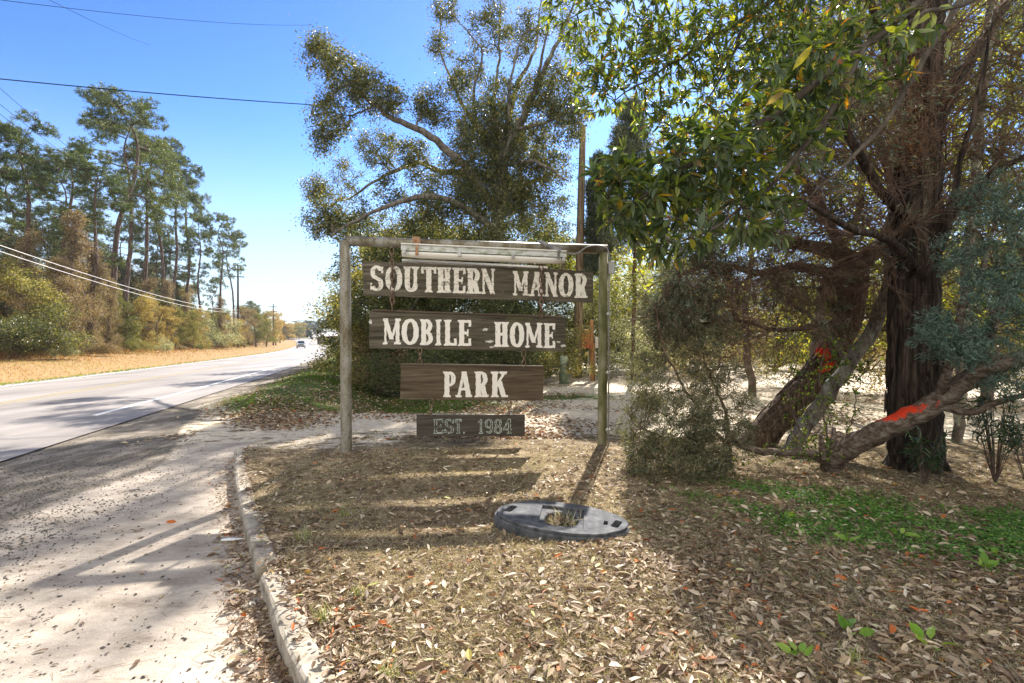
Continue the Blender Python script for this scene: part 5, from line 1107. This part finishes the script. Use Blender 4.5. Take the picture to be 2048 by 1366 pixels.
child(wood, 'stem', CTWIG, t5); child(fo, 'foliage', leafmat('juniper_foliage', [(.05, .055, .03), (.12, .13, .075), (.24, .235, .14), (.36, .28, .17)], [0, .5, .85, 1], trans=.3, rough=.6), t5)

# dark conifers beyond the laurel branch
for (px, Yd, top, wpx, words_) in ((1265, 20, 215, 58, 'dark dense conifer spire half hidden by laurel leaves'), (1204, 21, 318, 24, 'small dark conifer tip beside the wooden utility pole')):
    r_ = empty('conifer', (at_px(px, Yd), Yd, 0), words_, 'tree', 'dark conifers behind the laurel'); w = MB(); topz = EYE+(683-top)/1024*Yd
    q = smooth_poly([(at_px(px, Yd), Yd, -.1, .06), (at_px(px, Yd)+.1, Yd, topz*.5, .08), (at_px(px-4, Yd), Yd, topz, .015)], .3, .02); w.tube(q[:, :3], q[:, 3], 8)
    zs = np.linspace(max(4.0, topz*.5), topz-.05, 16); rb_ = wpx/1024*Yd
    att = np.vstack([blob((q[-1][0]+rng.normal()*.1, Yd+rng.normal()*.1, z_), (rb_*(.35+1.0*((topz-z_)/(topz-zs[0]))**.7), rb_*(.3+.9*((topz-z_)/(topz-zs[0]))), .30), 60, .5) for z_ in zs])
    sk = skeleton(att, q[len(q)//3:, :3], .004, bf=.4, rmax=.02, mb=w); fo = MB(); sprays(fo, sk, 40, 0, spread=.09, L=.14, w=.03)
    child(w, 'trunk', CEDB, r_, True); child(fo, 'foliage', CEDL, r_)

# slim pale barked tree in the upper right
t6 = empty('slim_tree', tuple(Vector((*P(1925, 800, 7.6).to_2d(), 0))), 'slim tree with pale lichen blotched trunk in the upper right', 'tree')
wood = MB(); lim = [PL([(1915, 900, 0, .07), (1925, 700, 0, .07), (1935, 520, 0, .068), (1950, 380, 0, .066), (1962, 220, 0, .062), (1978, 60, 0, .058), (1995, -120, 0, .05), (2010, -300, 0, .035), (2040, -480, 0, .015)], 7.6), PL([(1990, -80, 0, .03), (1900, -200, .3, .02), (1800, -260, .5, .01)], 7.6), PL([(1970, 120, 0, .025), (2020, 0, .3, .018), (2090, -100, .5, .01)], 7.6)]
q0 = [smooth_poly(L, .2, .008) for L in lim]
for q in q0: wood.tube(q[:, :3], q[:, 3], 12, wob=.03)
att = np.vstack([bl_px(1900, 100, 9.0, 190, 190, 1.0, 300), bl_px(2000, 300, 9.0, 150, 170, 1.0, 240), bl_px(1950, -250, 8, 220, 160, 1.5, 160), bl_px(1720, 200, 9.6, 130, 220, 1.0, 260), bl_px(1600, 250, 10, 100, 180, 1.0, 120)])
sk = skeleton(att, np.vstack([q[4:, :3] for q in q0]), .004, bf=.4, rmax=.02, mb=wood); fo = MB(); leafcloud(fo, sk, 16, .08, .45, .12, mat=0)
child(wood, 'trunk', bark("pale_blotched_bark", [(.07, .055, .04), (.15, .12, .09), (.30, .27, .2)], 6, 3, .008, patch=(.42, .43, .30), patch_t=.5), t6, True); child(fo, 'crown', YELL, t6)

# small round-leaved sapling in front of the leaning trunk
t7 = empty('sapling', tuple(Vector((*P(1640, 930, 6.2).to_2d(), 0))), 'small bright round leaved sapling in front of the leaning cedar', 'sapling')
wood = MB(); lim = [PL([(1655, 940, 0, .012), (1650, 850, 0, .01), (1640, 760, .1, .008), (1655, 670, .1, .005)], 6.1), PL([(1645, 940, 0, .012), (1600, 860, 0, .009), (1575, 780, 0, .006), (1600, 700, 0, .004)], 6.1), PL([(1665, 940, 0, .01), (1700, 850, 0, .007), (1720, 760, 0, .004)], 6.1)]
q0 = [smooth_poly(L, .08, .01) for L in lim]
for q in q0: wood.tube(q[:, :3], q[:, 3], 6)
att = np.vstack([bl_px(1640, 800, 6.1, 85, 110, .3, 170, 0), bl_px(1690, 720, 6.1, 60, 60, .25, 60, 0), bl_px(1600, 900, 5.9, 100, 30, .3, 70, 0), bl_px(1470, 940, 5.8, 70, 30, .3, 40, 0)]); att = att[att[:, 2] > .05]
sk = skeleton(att, np.vstack([q[:, :3] for q in q0]), .0016, bf=.5, rmax=.006, mb=wood); fo = MB()
n_ = len(sk['B']); qi = np.repeat(np.arange(n_), 7); k = len(qi); p_ = sk['m1'][qi]+(sk['B'][qi]-sk['m1'][qi])*rng.random((k, 1)); Ls = rng.uniform(.018, .036, k)
fo.leaves8(p_, norm(runit(k)+[0, 0, .1]), Ls, Ls*.75, up=1.2)
child(wood, 'stem', TWIG, t7); child(fo, 'foliage', leafmat("sapling_leaf", [(.035, .08, .015), (.08, .16, .02), (.25, .34, .03), (.45, .40, .04)], [0, .5, .85, 1], trans=.45, objvar=0), t7)

# nandina-like clumps with narrow leaves
NARL = leafmat("narrow_leaf", [(.012, .03, .012), (.03, .065, .025), (.07, .12, .04)], trans=.25, rough=.3, spec=.5, objvar=0)
for (px, py, Yd, h, k, ds) in ((1850, 945, 5.35, .55, 22, 'narrow leaved dark plant at the foot of the shaggy trunk'), (1990, 900, 5.4, 1.0, 34, 'airy narrow leaved clump by the right picture edge'), (2060, 930, 5.0, .8, 22, 'narrow leaved clump cut by the right picture edge'), (1675, 625, 6.6, .0, 16, 'dark tuft of strappy leaves caught on the leaning cedar')):
    x = at_px(px, Yd); z0 = float(zf(x, Yd)) if h else P(px, py, Yd).z; r_ = empty('strappy_plant', (x, Yd, z0), ds, 'plant', 'narrow leaved plants under the cedars'); w = MB(); f = MB()
    for s_ in range(k):
        a = rng.uniform(0, 6.28); hh = (h or .16)*rng.uniform(.5, 1.1); rr = rng.uniform(.05, .35)*(hh+.2); tip = Vector((math.cos(a)*rr, math.sin(a)*rr, hh)); mid = tip*.5+Vector((0, 0, hh*.12))
        w.tube([(0, 0, -.02), mid, tip], [.004, .003, .002], 5)
        nn = 16; t = rng.uniform(.4, 1, nn); pp = np.array([tuple(mid.lerp(tip, (q-.4)/.6)) for q in t]); D = norm(runit(nn)+np.array([math.cos(a), math.sin(a), .1])*.8); Ls = rng.uniform(.07, .14, nn); f.leaves8(pp, D, Ls, Ls*.13, curl=.5, cup=.05)
    w.build('stem', TWIG, r_); f.build('foliage', NARL, r_)

# ------------------------------------------------------------------ the laurel whose boughs hang into the view
rng = np.random.default_rng(33)
t8 = empty('laurel_tree', (4.6, 3.1, 0), 'broad leaved laurel with leathery green and yellow leaves hanging into the view', 'tree')
wood = MB()
V3 = lambda px, py, Yd, r_: (*P(px, py, Yd), r_)
lim = [[(4.6, 3.1, -.2, .2), (4.5, 3.1, 1.5, .17), (4.3, 3.1, 3.2, .14), (4.0, 3.2, 4.6, .11), (3.4, 3.4, 5.6, .07), (2.4, 3.8, 6.2, .04), (1.4, 4.2, 6.6, .02)],
       [(4.3, 3.1, 3.2, .06), V3(2200, -80, 3.0, .032), V3(1960, -70, 2.8, .024), V3(1740, 80, 2.6, .016), V3(1560, 220, 2.5, .02), V3(1430, 300, 2.4, .013), V3(1300, 380, 2.35, .008), V3(1215, 450, 2.3, .004)],
       [V3(1740, 80, 2.6, .012), V3(1640, 250, 2.5, .014), V3(1560, 350, 2.4, .01), V3(1480, 420, 2.3, .006), V3(1380, 480, 2.2, .003)],
       [V3(1960, -70, 2.8, .014), V3(1800, 200, 2.6, .013), V3(1700, 320, 2.5, .008), V3(1620, 400, 2.4, .004)],
       [(4.0, 3.2, 4.6, .07), V3(1900, -150, 3.6, .04), V3(1650, -60, 3.8, .028), V3(1480, 40, 4, .018), V3(1340, 130, 4.2, .011), V3(1230, 200, 4.3, .005)],
       [V3(1650, -60, 3.8, .02), V3(1450, -60, 4, .014), V3(1270, -20, 4.2, .009), V3(1150, 30, 4.3, .004)],
       [(4.3, 3.1, 3.4, .05), V3(2080, -60, 2.2, .025), V3(1950, -10, 2.0, .012), V3(1840, 30, 1.85, .006), V3(1810, 50, 1.85, .003)],
       [V3(1500, 30, 4, .012), V3(1440, 160, 4.2, .008), V3(1380, 240, 4.3, .004)]]
q0 = [smooth_poly(L, .12, .008) for L in lim]
for q in q0: wood.tube(q[:, :3], q[:, 3], 8)
S1 = np.vstack([q[:, :3] for q in q0[1:]])
near_ = np.vstack([bl_px(1290, 400, 2.35, 100, 70, .25, 95, 0), bl_px(1400, 340, 2.4, 120, 80, .3, 110, 0), bl_px(1520, 300, 2.5, 120, 110, .3, 120, 0), bl_px(1610, 180, 2.6, 100, 110, .35, 110, 0), bl_px(1520, 440, 2.3, 70, 60, .2, 34, 0), bl_px(1340, 480, 2.3, 90, 40, .2, 34, 0), bl_px(1740, 100, 2.7, 90, 100, .3, 55, 0), bl_px(1235, 350, 2.35, 50, 45, .2, 24, 0)])
spot = np.array([tuple(P(a, b, c)) for a, b, c in ((1822, 66, 1.85), (1868, 52, 1.9), (1538, 190, 2.0), (1553, 180, 2.0), (1590, 435, 2.1), (1606, 90, 1.95), (1700, 35, 2.0), (1790, 70, 1.8))])
far_ = np.vstack([bl_px(1250, 90, 4.3, 120, 110, .5, 240, 0), bl_px(1370, 120, 4.2, 130, 130, .6, 260, 0), bl_px(1480, 60, 4.1, 130, 110, .6, 220, 0), bl_px(1560, 160, 4.4, 110, 110, .6, 150, 0), bl_px(1200, 180, 4.4, 55, 55, .4, 60, 0), bl_px(1350, 240, 4.4, 90, 50, .5, 70, 0), bl_px(1640, 0, 4, 150, 80, .6, 120, 0), bl_px(1130, 10, 4.4, 50, 40, .4, 40, 0),
                  bl_px(1400, -150, 4.4, 260, 130, .9, 260, 0), bl_px(1800, -120, 3.6, 200, 90, .6, 100, 0), blob((1.2, 4.6, 7.2), (1.6, 1.4, .7), 160, 0), blob((3, 3.6, 6.4), (1.3, 1.2, .7), 100, 0)])
allp = np.vstack([near_, spot, far_])
sk = skeleton(allp, S1, .0016, bf=.35, p=2.2, rmax=.012, bend=.08, mb=wood)
fo = MB(); nB_ = np.linalg.norm(sk['B']-np.array([0, 0, EYE]), axis=1)
for lo_, hi_, per, Lm in ((0, 3.1, 7, .078), (3.1, 20, 10, .074)):
    idx = np.where((sk['B'][:, 1] >= lo_) & (sk['B'][:, 1] < hi_))[0]; qi = np.repeat(idx, per); k = len(qi)
    T_ = sk['D'][qi]; t = 1-rng.random((k, 1))**2*.8; p_ = sk['m1'][qi]*(1-t)+sk['B'][qi]*t
    a = rng.uniform(0, 6.28, k); U = norm(np.cross(T_, [0, 0, 1.])); W_ = np.cross(T_, U); rad = U*np.cos(a)[:, None]+W_*np.sin(a)[:, None]
    D = T_*.7+rad*rng.uniform(.4, 1, (k, 1)); D[:, 2] -= rng.uniform(.05, .45, k); D = norm(D); Ls = Lm*rng.uniform(.6, 1.2, k)
    hue = .02+.9*rng.random(k)**.9 if hi_ < 4 else np.clip(.25+.66*rng.random(k), 0, .93); hot = rng.random(k) < (.035 if hi_ < 4 else .04); hue = np.where(hot, rng.uniform(.93, 1, k), hue)
    N_ = rng.normal(size=(k, 3))*.4+rad*.2+[0, 0, 1.0]
    if hi_ < 4: fo.leaves8(p_, D, Ls, Ls*rng.uniform(.24, .38, k), rnd=hue, curl=.5, cup=.2, N=N_)
    else: fo.leaves8(p_, D, Ls, Ls*.26, rnd=hue, curl=.3, cup=.12, N=N_)
def single(px, py, Yd, ang, L, hue, tw=0.2):
    D = np.array([[math.cos(ang), -.15, math.sin(ang)]]); fo.leaves8(np.array([tuple(P(px, py, Yd))]), norm(D), L, L*.33, rnd=hue, N=np.array([[tw, -1., .35]]), curl=.25)
for s_ in ((1568, 183, 2.0, R(215), .085, .96), (1572, 182, 2.0, R(165), .05, .94), (1570, 186, 2.0, R(262), .075, .3), (1575, 186, 2.0, R(300), .07, .35), (1822, 66, 1.85, R(250), .08, .86), (1822, 66, 1.85, R(190), .085, .84), (1824, 66, 1.85, R(310), .075, .87), (1826, 64, 1.85, R(0), .075, .82), (1822, 62, 1.85, R(75), .07, .85), (1895, 75, 1.85, R(268), .075, .87), (1868, 25, 1.9, R(250), .08, .87), (1870, 22, 1.9, R(20), .08, .84), (1866, 24, 1.9, R(215), .07, .88)): single(*s_)
child(wood, 'trunk', bark('laurel_bark', [(.03, .025, .018), (.08, .065, .05), (.14, .12, .09)], 14, 3, .006), t8, True); child(fo, 'foliage', LAUR, t8)

# ------------------------------------------------------------------ poles, wires, meters
rng = np.random.default_rng(44)
POLE = bark("pole_wood", [(.06, .04, .025), (.15, .105, .065), (.27, .20, .13), (.35, .29, .22)], 14, 1.0, .01)
DPOLE = bark("dark_pole_wood", [(.03, .02, .015), (.07, .045, .03), (.12, .085, .06)], 10, 1, .01)
r_ = empty('utility_pole', (*P(1158, 765, 21).to_2d(), -.02), 'bare weathered wooden utility pole behind the sign, top open to the sky', 'utility pole')
m = MB(); m.tube([P(1155, 770, 21), P(1158, 600, 21), P(1162, 400, 21), P(1166, 252, 21)], [.19, .175, .15, .125], 14, wob=.015); child(m, 'pole', POLE, r_, True)
m = MB()
for s_ in (-1, 1):
    for q in range(5): zz = 9.0-q*.42; m.box((P(1165, 252, 21).x+s_*.17, 21-.02, zz-.1*(s_ > 0)), (.2, .03, .025))
child(m, 'step_bolt', ZINC, r_)
lp = [(476, 103, 694, 530, 'nearest tall dark roadside pole carrying two crossarms'), (546.5, 160, 690, 608, 'second roadside pole seen against orange trees'), (560, 205, 689, 650, 'third roadside pole, short and thin'), (568, 245, 687, 640, 'fourth roadside pole, far down the verge'), (577, 300, 684, 655, 'farthest roadside pole before the last trees')]
ptops = []
for k, (px, Yd, pb, pt, ds) in enumerate(lp):
    x = at_px(px, Yd); gz = float(zf(x, Yd)); tz = EYE+(683-pt)/1024*Yd; r_ = empty('utility_pole', (x, Yd, gz), ds, 'utility pole', 'poles down the far side of the road')
    m = MB(); m.tube([(x, Yd, gz-.5), (x, Yd, (gz+tz)/2), (x, Yd, tz)], [.24, .2, .15], 10); child(m, 'pole', DPOLE, r_, True)
    ax = Vector((.93, .36, 0)); at_z = []
    for q, dz_ in enumerate((.9, 2.4) if k < 2 else (.6,)):
        m = MB(); m.prisms([Vector((x, Yd-.2, tz-dz_))-ax*1.25], [Vector((x, Yd-.2, tz-dz_))+ax*1.25], .08, .08, 4); child(m, 'crossarm', DPOLE, r_)
        m = MB()
        for s_ in (-1.1, -.5, .5, 1.1): c0 = Vector((x, Yd-.2, tz-dz_+.06))+ax*s_; m.tube([c0, c0+Vector((0, 0, .1)), c0+Vector((0, 0, .2))], [.05, .07, .03], 6)
        child(m, 'insulator', plain("insulator", [(.1, .08, .07), (.2, .18, .16)], 5, .3) if k == 0 and q == 0 else bpy.data.materials["insulator"], r_)
    ptops.append((x, Yd, gz, tz))
WIRE = plain("wire_dark", [(.006, .006, .006), (.02, .02, .02)], 4, .9, spec=0); WIREP = plain("wire_pale", [(.55, .53, .5), (.72, .7, .67)], 4, .5)
def wire(pa, pb, sag, r_, mat, label, group=None):
    pa, pb = Vector(pa), Vector(pb); pts = [pa.lerp(pb, t)-Vector((0, 0, sag*4*t*(1-t))) for t in np.linspace(0, 1, 41)]
    m = MB(); m.tube(pts, r_, 5); o = m.build('power_line', mat, smooth=True); tag(o, label, 'cable', group)
x0, y0_, g0, z0_ = ptops[0]; x1, y1_, g1, z1_ = ptops[1]; x2, y2_, g2, z2_ = ptops[2]
za = P(476, 626, y0_).z; zb = P(547, 656, y1_).z
for q, (py, dz_) in enumerate(((484, .6), (497, 0))):
    wire(P(-60, py-14, 26), (x0, y0_, za+dz_), .9, .022, WIREP, ('upper' if q == 0 else 'lower')+' of the two pale lines sloping down to the nearest roadside pole', 'pale telephone lines')
    wire((x0, y0_, za+dz_), (x1, y1_, zb+dz_*.7), 2.9, .035, WIREP, 'pale line sagging deeply between the first two roadside poles', 'sagging lines between the roadside poles')
    wire((x1, y1_, zb+dz_*.7), (x2, y2_, P(561, 669, y2_).z+dz_*.4), 1.6, .04, WIREP, 'far pale line sagging behind the second roadside pole', 'far sagging lines')
for q, (px, py) in enumerate(((-30, 150), (-30, 185), (-30, 205))):
    wire(P(px, py, 26), (x0+(-1, .2, 1)[q], y0_, z0_-(.9, .9, 2.4)[q]), 1.2, .012, WIRE, 'thin dark line crossing in front of the pine crowns', 'thin dark lines over the pines')
wire(P(-200, 137, 14), P(1290, 222, 27), .5, .016, WIRE, 'long dark line crossing the blue sky from the edge into the oak', None)
wire(P(-100, -13, 15), P(620, 50, 40), .3, .009, WIRE, 'thin line in the top corner of the sky', 'thin lines high in the corner'); wire(P(60, -20, 12), P(300, 90, 30), .1, .006, WIRE, 'thin line in the top corner of the sky', 'thin lines high in the corner')
wire(P(1166, 270, 21), P(1060, 205, 12), .1, .008, WIRE, 'thin line leaving the top of the wooden pole behind the sign')
# meter stand behind the sign
r_ = empty('meter_stand', (*P(1183, 762, 19.5).to_2d(), -.02), 'orange brown wooden meter posts with small boxes behind the mossy sign post', 'meter stand')
ORW = bark("orange_post_wood", [(.14, .06, .025), (.34, .17, .07), (.46, .27, .13)], 12, 1, .01)
p_ = P(1183, 770, 19.5); zt = P(0, 640, 19.5).z
m = MB(); m.box((p_.x, p_.y, zt/2-.1), (.13, .12, zt+.2), bev=.01); child(m, 'post', ORW, r_)
m = MB(); m.box((p_.x+.10, p_.y+.12, zt/2-.5), (.09, .09, zt-.8), bev=.01); child(m, 'post', ORW, r_)
m = MB(); c0 = P(1171, 678, 19.4); m.box((c0.x, c0.y, c0.z), (.27, .16, .72), bev=.015); m.box((c0.x+.02, c0.y-.09, c0.z+.05), (.13, .02, .5), bev=.004); child(m, 'meter_box', plain("rust_orange_box", [(.22, .07, .03), (.45, .18, .06), (.52, .28, .10)], 5, .7, .1), r_)
m = MB(); c0 = P(1177, 690, 19.2); m.box((c0.x, c0.y, c0.z), (.15, .12, .26), bev=.01); child(m, 'breaker_box', plain("rust_red_box", [(.25, .06, .03), (.46, .14, .06)], 8, .6, .1), r_)
m = MB(); c0 = P(1194, 685, 19.3); m.box((c0.x, c0.y, c0.z), (.15, .14, .42), bev=.012); child(m, 'grey_box', plain("cream_box", [(.42, .38, .32), (.6, .56, .5)], 8, .6), r_)
m = MB(); c0 = P(1173, 707, 19.2); m.box((c0.x, c0.y, c0.z), (.12, .03, .13)); child(m, 'yellow_tag', plain("tag_yellow", [(.5, .36, .12), (.62, .5, .22)], 8, .6), r_)
m = MB(); m.tube([P(1177, 700, 19.3), P(1177, 730, 19.3), P(1180, 762, 19.3)], .018, 6); m.tube([P(1190, 700, 19.3), P(1191, 762, 19.3)], .02, 6); child(m, 'conduit', ZINC, r_)
r_ = empty('utility_pedestal', (*P(1128, 770, 19.5).to_2d(), -.05), 'short pale green utility pedestal standing among the shrubs', 'utility pedestal')
c0 = P(1128, 745, 18.3); m = MB(); m.tube([(c0.x, c0.y, -.1), (c0.x, c0.y, .35)], .17, 14); child(m, 'base', plain("pedestal_green_dark", [(.10, .14, .08), (.2, .26, .16)], 6, .6), r_, True)
m = MB(); m.tube([(c0.x, c0.y, .33), (c0.x, c0.y, .92), (c0.x, c0.y, .98), (c0.x, c0.y, 1.0)], [.155, .155, .13, .04], 14); child(m, 'cover', plain("pedestal_green", [(.18, .26, .20), (.36, .44, .34), (.5, .5, .3)], 6, .5), r_, True)

# ------------------------------------------------------------------ traffic and the far end of the road
def carmat(name, col, rough=.25, metal=.2): m, n, out = new_mat(name); b = bsdf(n, out, col, rough, metal, .5); b.inputs['Coat Weight'].default_value = .5; return m
CP = carmat("silver_paint", (.42, .44, .45)); CG = carmat("car_glass", (.03, .05, .06), .08, 0); CB = carmat("black_plastic", (.02, .02, .02), .6, 0); CT = carmat("tyre_rubber", (.02, .02, .02), .9, 0); CH = carmat("headlight_lens", (.7, .72, .72), .1, .3); CR = carmat("wheel_rim", (.4, .4, .4), .3, .8)
def make_car(label, loc, rz, s=1.0):
    r_ = empty('car', loc, label, 'car', rz=rz); r_.scale = (s, s, s)
    secs = [(-2.35, .45, .85, .78), (-2.25, .3, 1.0, .88), (-1.6, .28, 1.08, .95), (-.9, .27, 1.12, .96), (1.2, .27, 1.14, .96), (2.1, .3, 1.12, .93), (2.3, .4, 1.0, .86)]
    V = []
    for (y, zl, zh, hw) in secs: V += [(-hw*.94, y, zl), (-hw, y, zl+.15), (-hw, y, (zl+zh)/2+.1), (-hw*.93, y, zh-.04), (-hw*.8, y, zh), (hw*.8, y, zh), (hw*.93, y, zh-.04), (hw, y, (zl+zh)/2+.1), (hw, y, zl+.15), (hw*.94, y, zl)]
    k = 10; ns = len(secs); i = np.arange(ns-1)[:, None]*k; j = np.arange(k)[None]; kk = (j+1) % k
    m = MB(); m.add(V, np.stack([i+j, i+k+j, i+k+kk, i+kk], -1).reshape(-1, 4)); m.f += [np.arange(k)[None], (np.arange(k)+(ns-1)*k)[None, ::-1]]
    for _ in range(2): m.m.append(np.zeros(1, np.int32)); m.r.append(np.full(1, .5, np.float32))
    cab = [(-1.35, 1.08, .84), (-.55, 1.62, .70), (.0, 1.72, .68), (1.5, 1.70, .67), (1.9, 1.62, .66), (2.2, 1.1, .82)]
    rf = [(a, b) for a, b, _ in cab]
    m.box((0, .8, 1.70), (1.30, 2.4, .07), bev=.03)
    for s_ in (-1, 1):
        for (y, y2) in ((-1.3, -.52), (.55, .55), (2.2, 1.85)): m.prisms([(s_*.84, y, 1.1)], [(s_*.66, y2, 1.68)], .05, .045, 5)
        m.prisms([(s_*.6, -.3, 1.78)], [(s_*.6, 1.8, 1.78)], .02, .02, 4)
    m.build('body', CP, r_)
    m = MB(); V = []
    for (y, z_, hw) in cab: V += [(-hw, y, z_-.03), (hw, y, z_-.03)]
    V += [(-.84, 2.2, 1.05), (.84, 2.2, 1.05)]
    m.add(V[:12], [[0, 1, 3, 2], [2, 3, 5, 4], [4, 5, 7, 6], [6, 7, 9, 8], [8, 9, 11, 10]]); m.add([V[q] for q in (0, 2, 4, 6, 8, 10)], [[0, 1, 2, 3, 4, 5]]); m.add([V[q] for q in (1, 3, 5, 7, 9, 11)], [[0, 5, 4, 3, 2, 1]])
    m.build('windows', CG, r_)
    m = MB(); m.box((0, -2.32, .78), (1.15, .12, .26), bev=.03); m.box((0, -2.33, .42), (1.5, .14, .2), bev=.03); m.build('grille', CB, r_)
    for s_ in (-1, 1):
        m = MB(); m.box((s_*.72, -2.27, .86), (.32, .14, .17), bev=.04); m.build('headlight', CH, r_)
        m = MB(); m.box((s_*1.02, -.95, 1.14), (.22, .1, .16), bev=.03); m.build('mirror', CP, r_)
        for y in (-1.45, 1.45):
            m = MB(); m.tube([(s_*.98, y, .36), (s_*.74, y, .36)], .36, 20); w = m.build('wheel', CT, r_); m = MB(); m.tube([(s_*.985, y, .36), (s_*.97, y, .36)], .2, 14); m.build('rim', CR, w)
    m = MB(); m.box((0, -2.40, .5), (.3, .02, .15)); m.build('number_plate', CH, r_)
    return r_
yc = 122; make_car('silver sport utility vehicle coming towards us down the road', (at_px(602, yc), yc, float(zf(at_px(602, yc), yc, True))+.03), R(22))
yc = 330; make_car('tiny dark car far off where the road tops the rise', (at_px(621, yc), yc, float(zf(at_px(621, yc), yc, True))+.03), R(28))
# low brown building with pale roof and small roadside sign far right of the road
yb = 190; xb = at_px(668, yb); zg = float(zf(xb, yb)); r_ = empty('building', (xb, yb, zg), 'low dark brown building with a pale sloping roof at the far end of the road', 'building', rz=R(-6))
m = MB(); m.box((0, 4, 1.3), (13, 8, 3.4)); m.build('wall', plain("brown_siding", [(.06, .04, .035), (.12, .08, .07)], 3, .9), r_)
m = MB(); m.add([(-8, -1.2, 2.9), (8, -1.2, 3.6), (8, 4, 5.2), (-8, 4, 4.5), (8, 9, 3.6), (-8, 9, 2.9), (-8, -1.2, 2.75), (8, -1.2, 3.45)], [[0, 1, 2, 3], [3, 2, 4, 5], [6, 7, 1, 0]]); m.build('roof', plain("pale_metal_roof", [(.5, .46, .44), (.66, .62, .6)], 2, .5), r_)
m = MB(); m.box((-3.4, -.03, 1.2), (1.0, .1, 2.1)); m.build('door', plain("dark_door", [(.02, .02, .02), (.04, .03, .03)], 2, .6), r_)
for xx in (-1, 2.6): m = MB(); m.box((xx, -.03, 1.6), (1.4, .1, 1.0)); m.build('window', CG, r_)
m = MB(); m.box((-4.6, -1.2, 2.3), (.35, .3, 4.8), Matrix.Rotation(-.25, 3, 'Y')); o = m.build('white_pole', plain("white_metal", [(.7, .7, .7), (.8, .8, .8)], 2, .5), loc=(xb, yb-6, zg)); tag(o, 'leaning white post before the low brown building', 'post')
ys_ = 150; xs_ = at_px(669, ys_); zg = float(zf(xs_, ys_)); r_ = empty('road_sign', (xs_, ys_, zg), 'small white roadside sign board before the low brown building', 'sign')
m = MB(); m.box((0, 0, 1.3), (1.3, .08, 1.5), bev=.02); m.build('panel', bpy.data.materials["white_metal"], r_)
for s_ in (-.5, .5): m = MB(); m.box((s_, .06, .4), (.08, .06, 1.0)); m.build('leg', bpy.data.materials["white_metal"], r_)

# ------------------------------------------------------------------ air
hm_, n, out = new_mat("haze_air")
pv = n.nodes.new('ShaderNodeVolumePrincipled'); pv.inputs['Color'].default_value = (.80, .88, 1, 1); pv.inputs['Density'].default_value = .00018; pv.inputs['Anisotropy'].default_value = .2
n.links.new(pv.outputs[0], out.inputs['Volume'])
m = MB(); m.box((0, 244, 18), (1700, 512+12, 42)); o = m.build('haze', hm_); tag(o, kind='stuff')
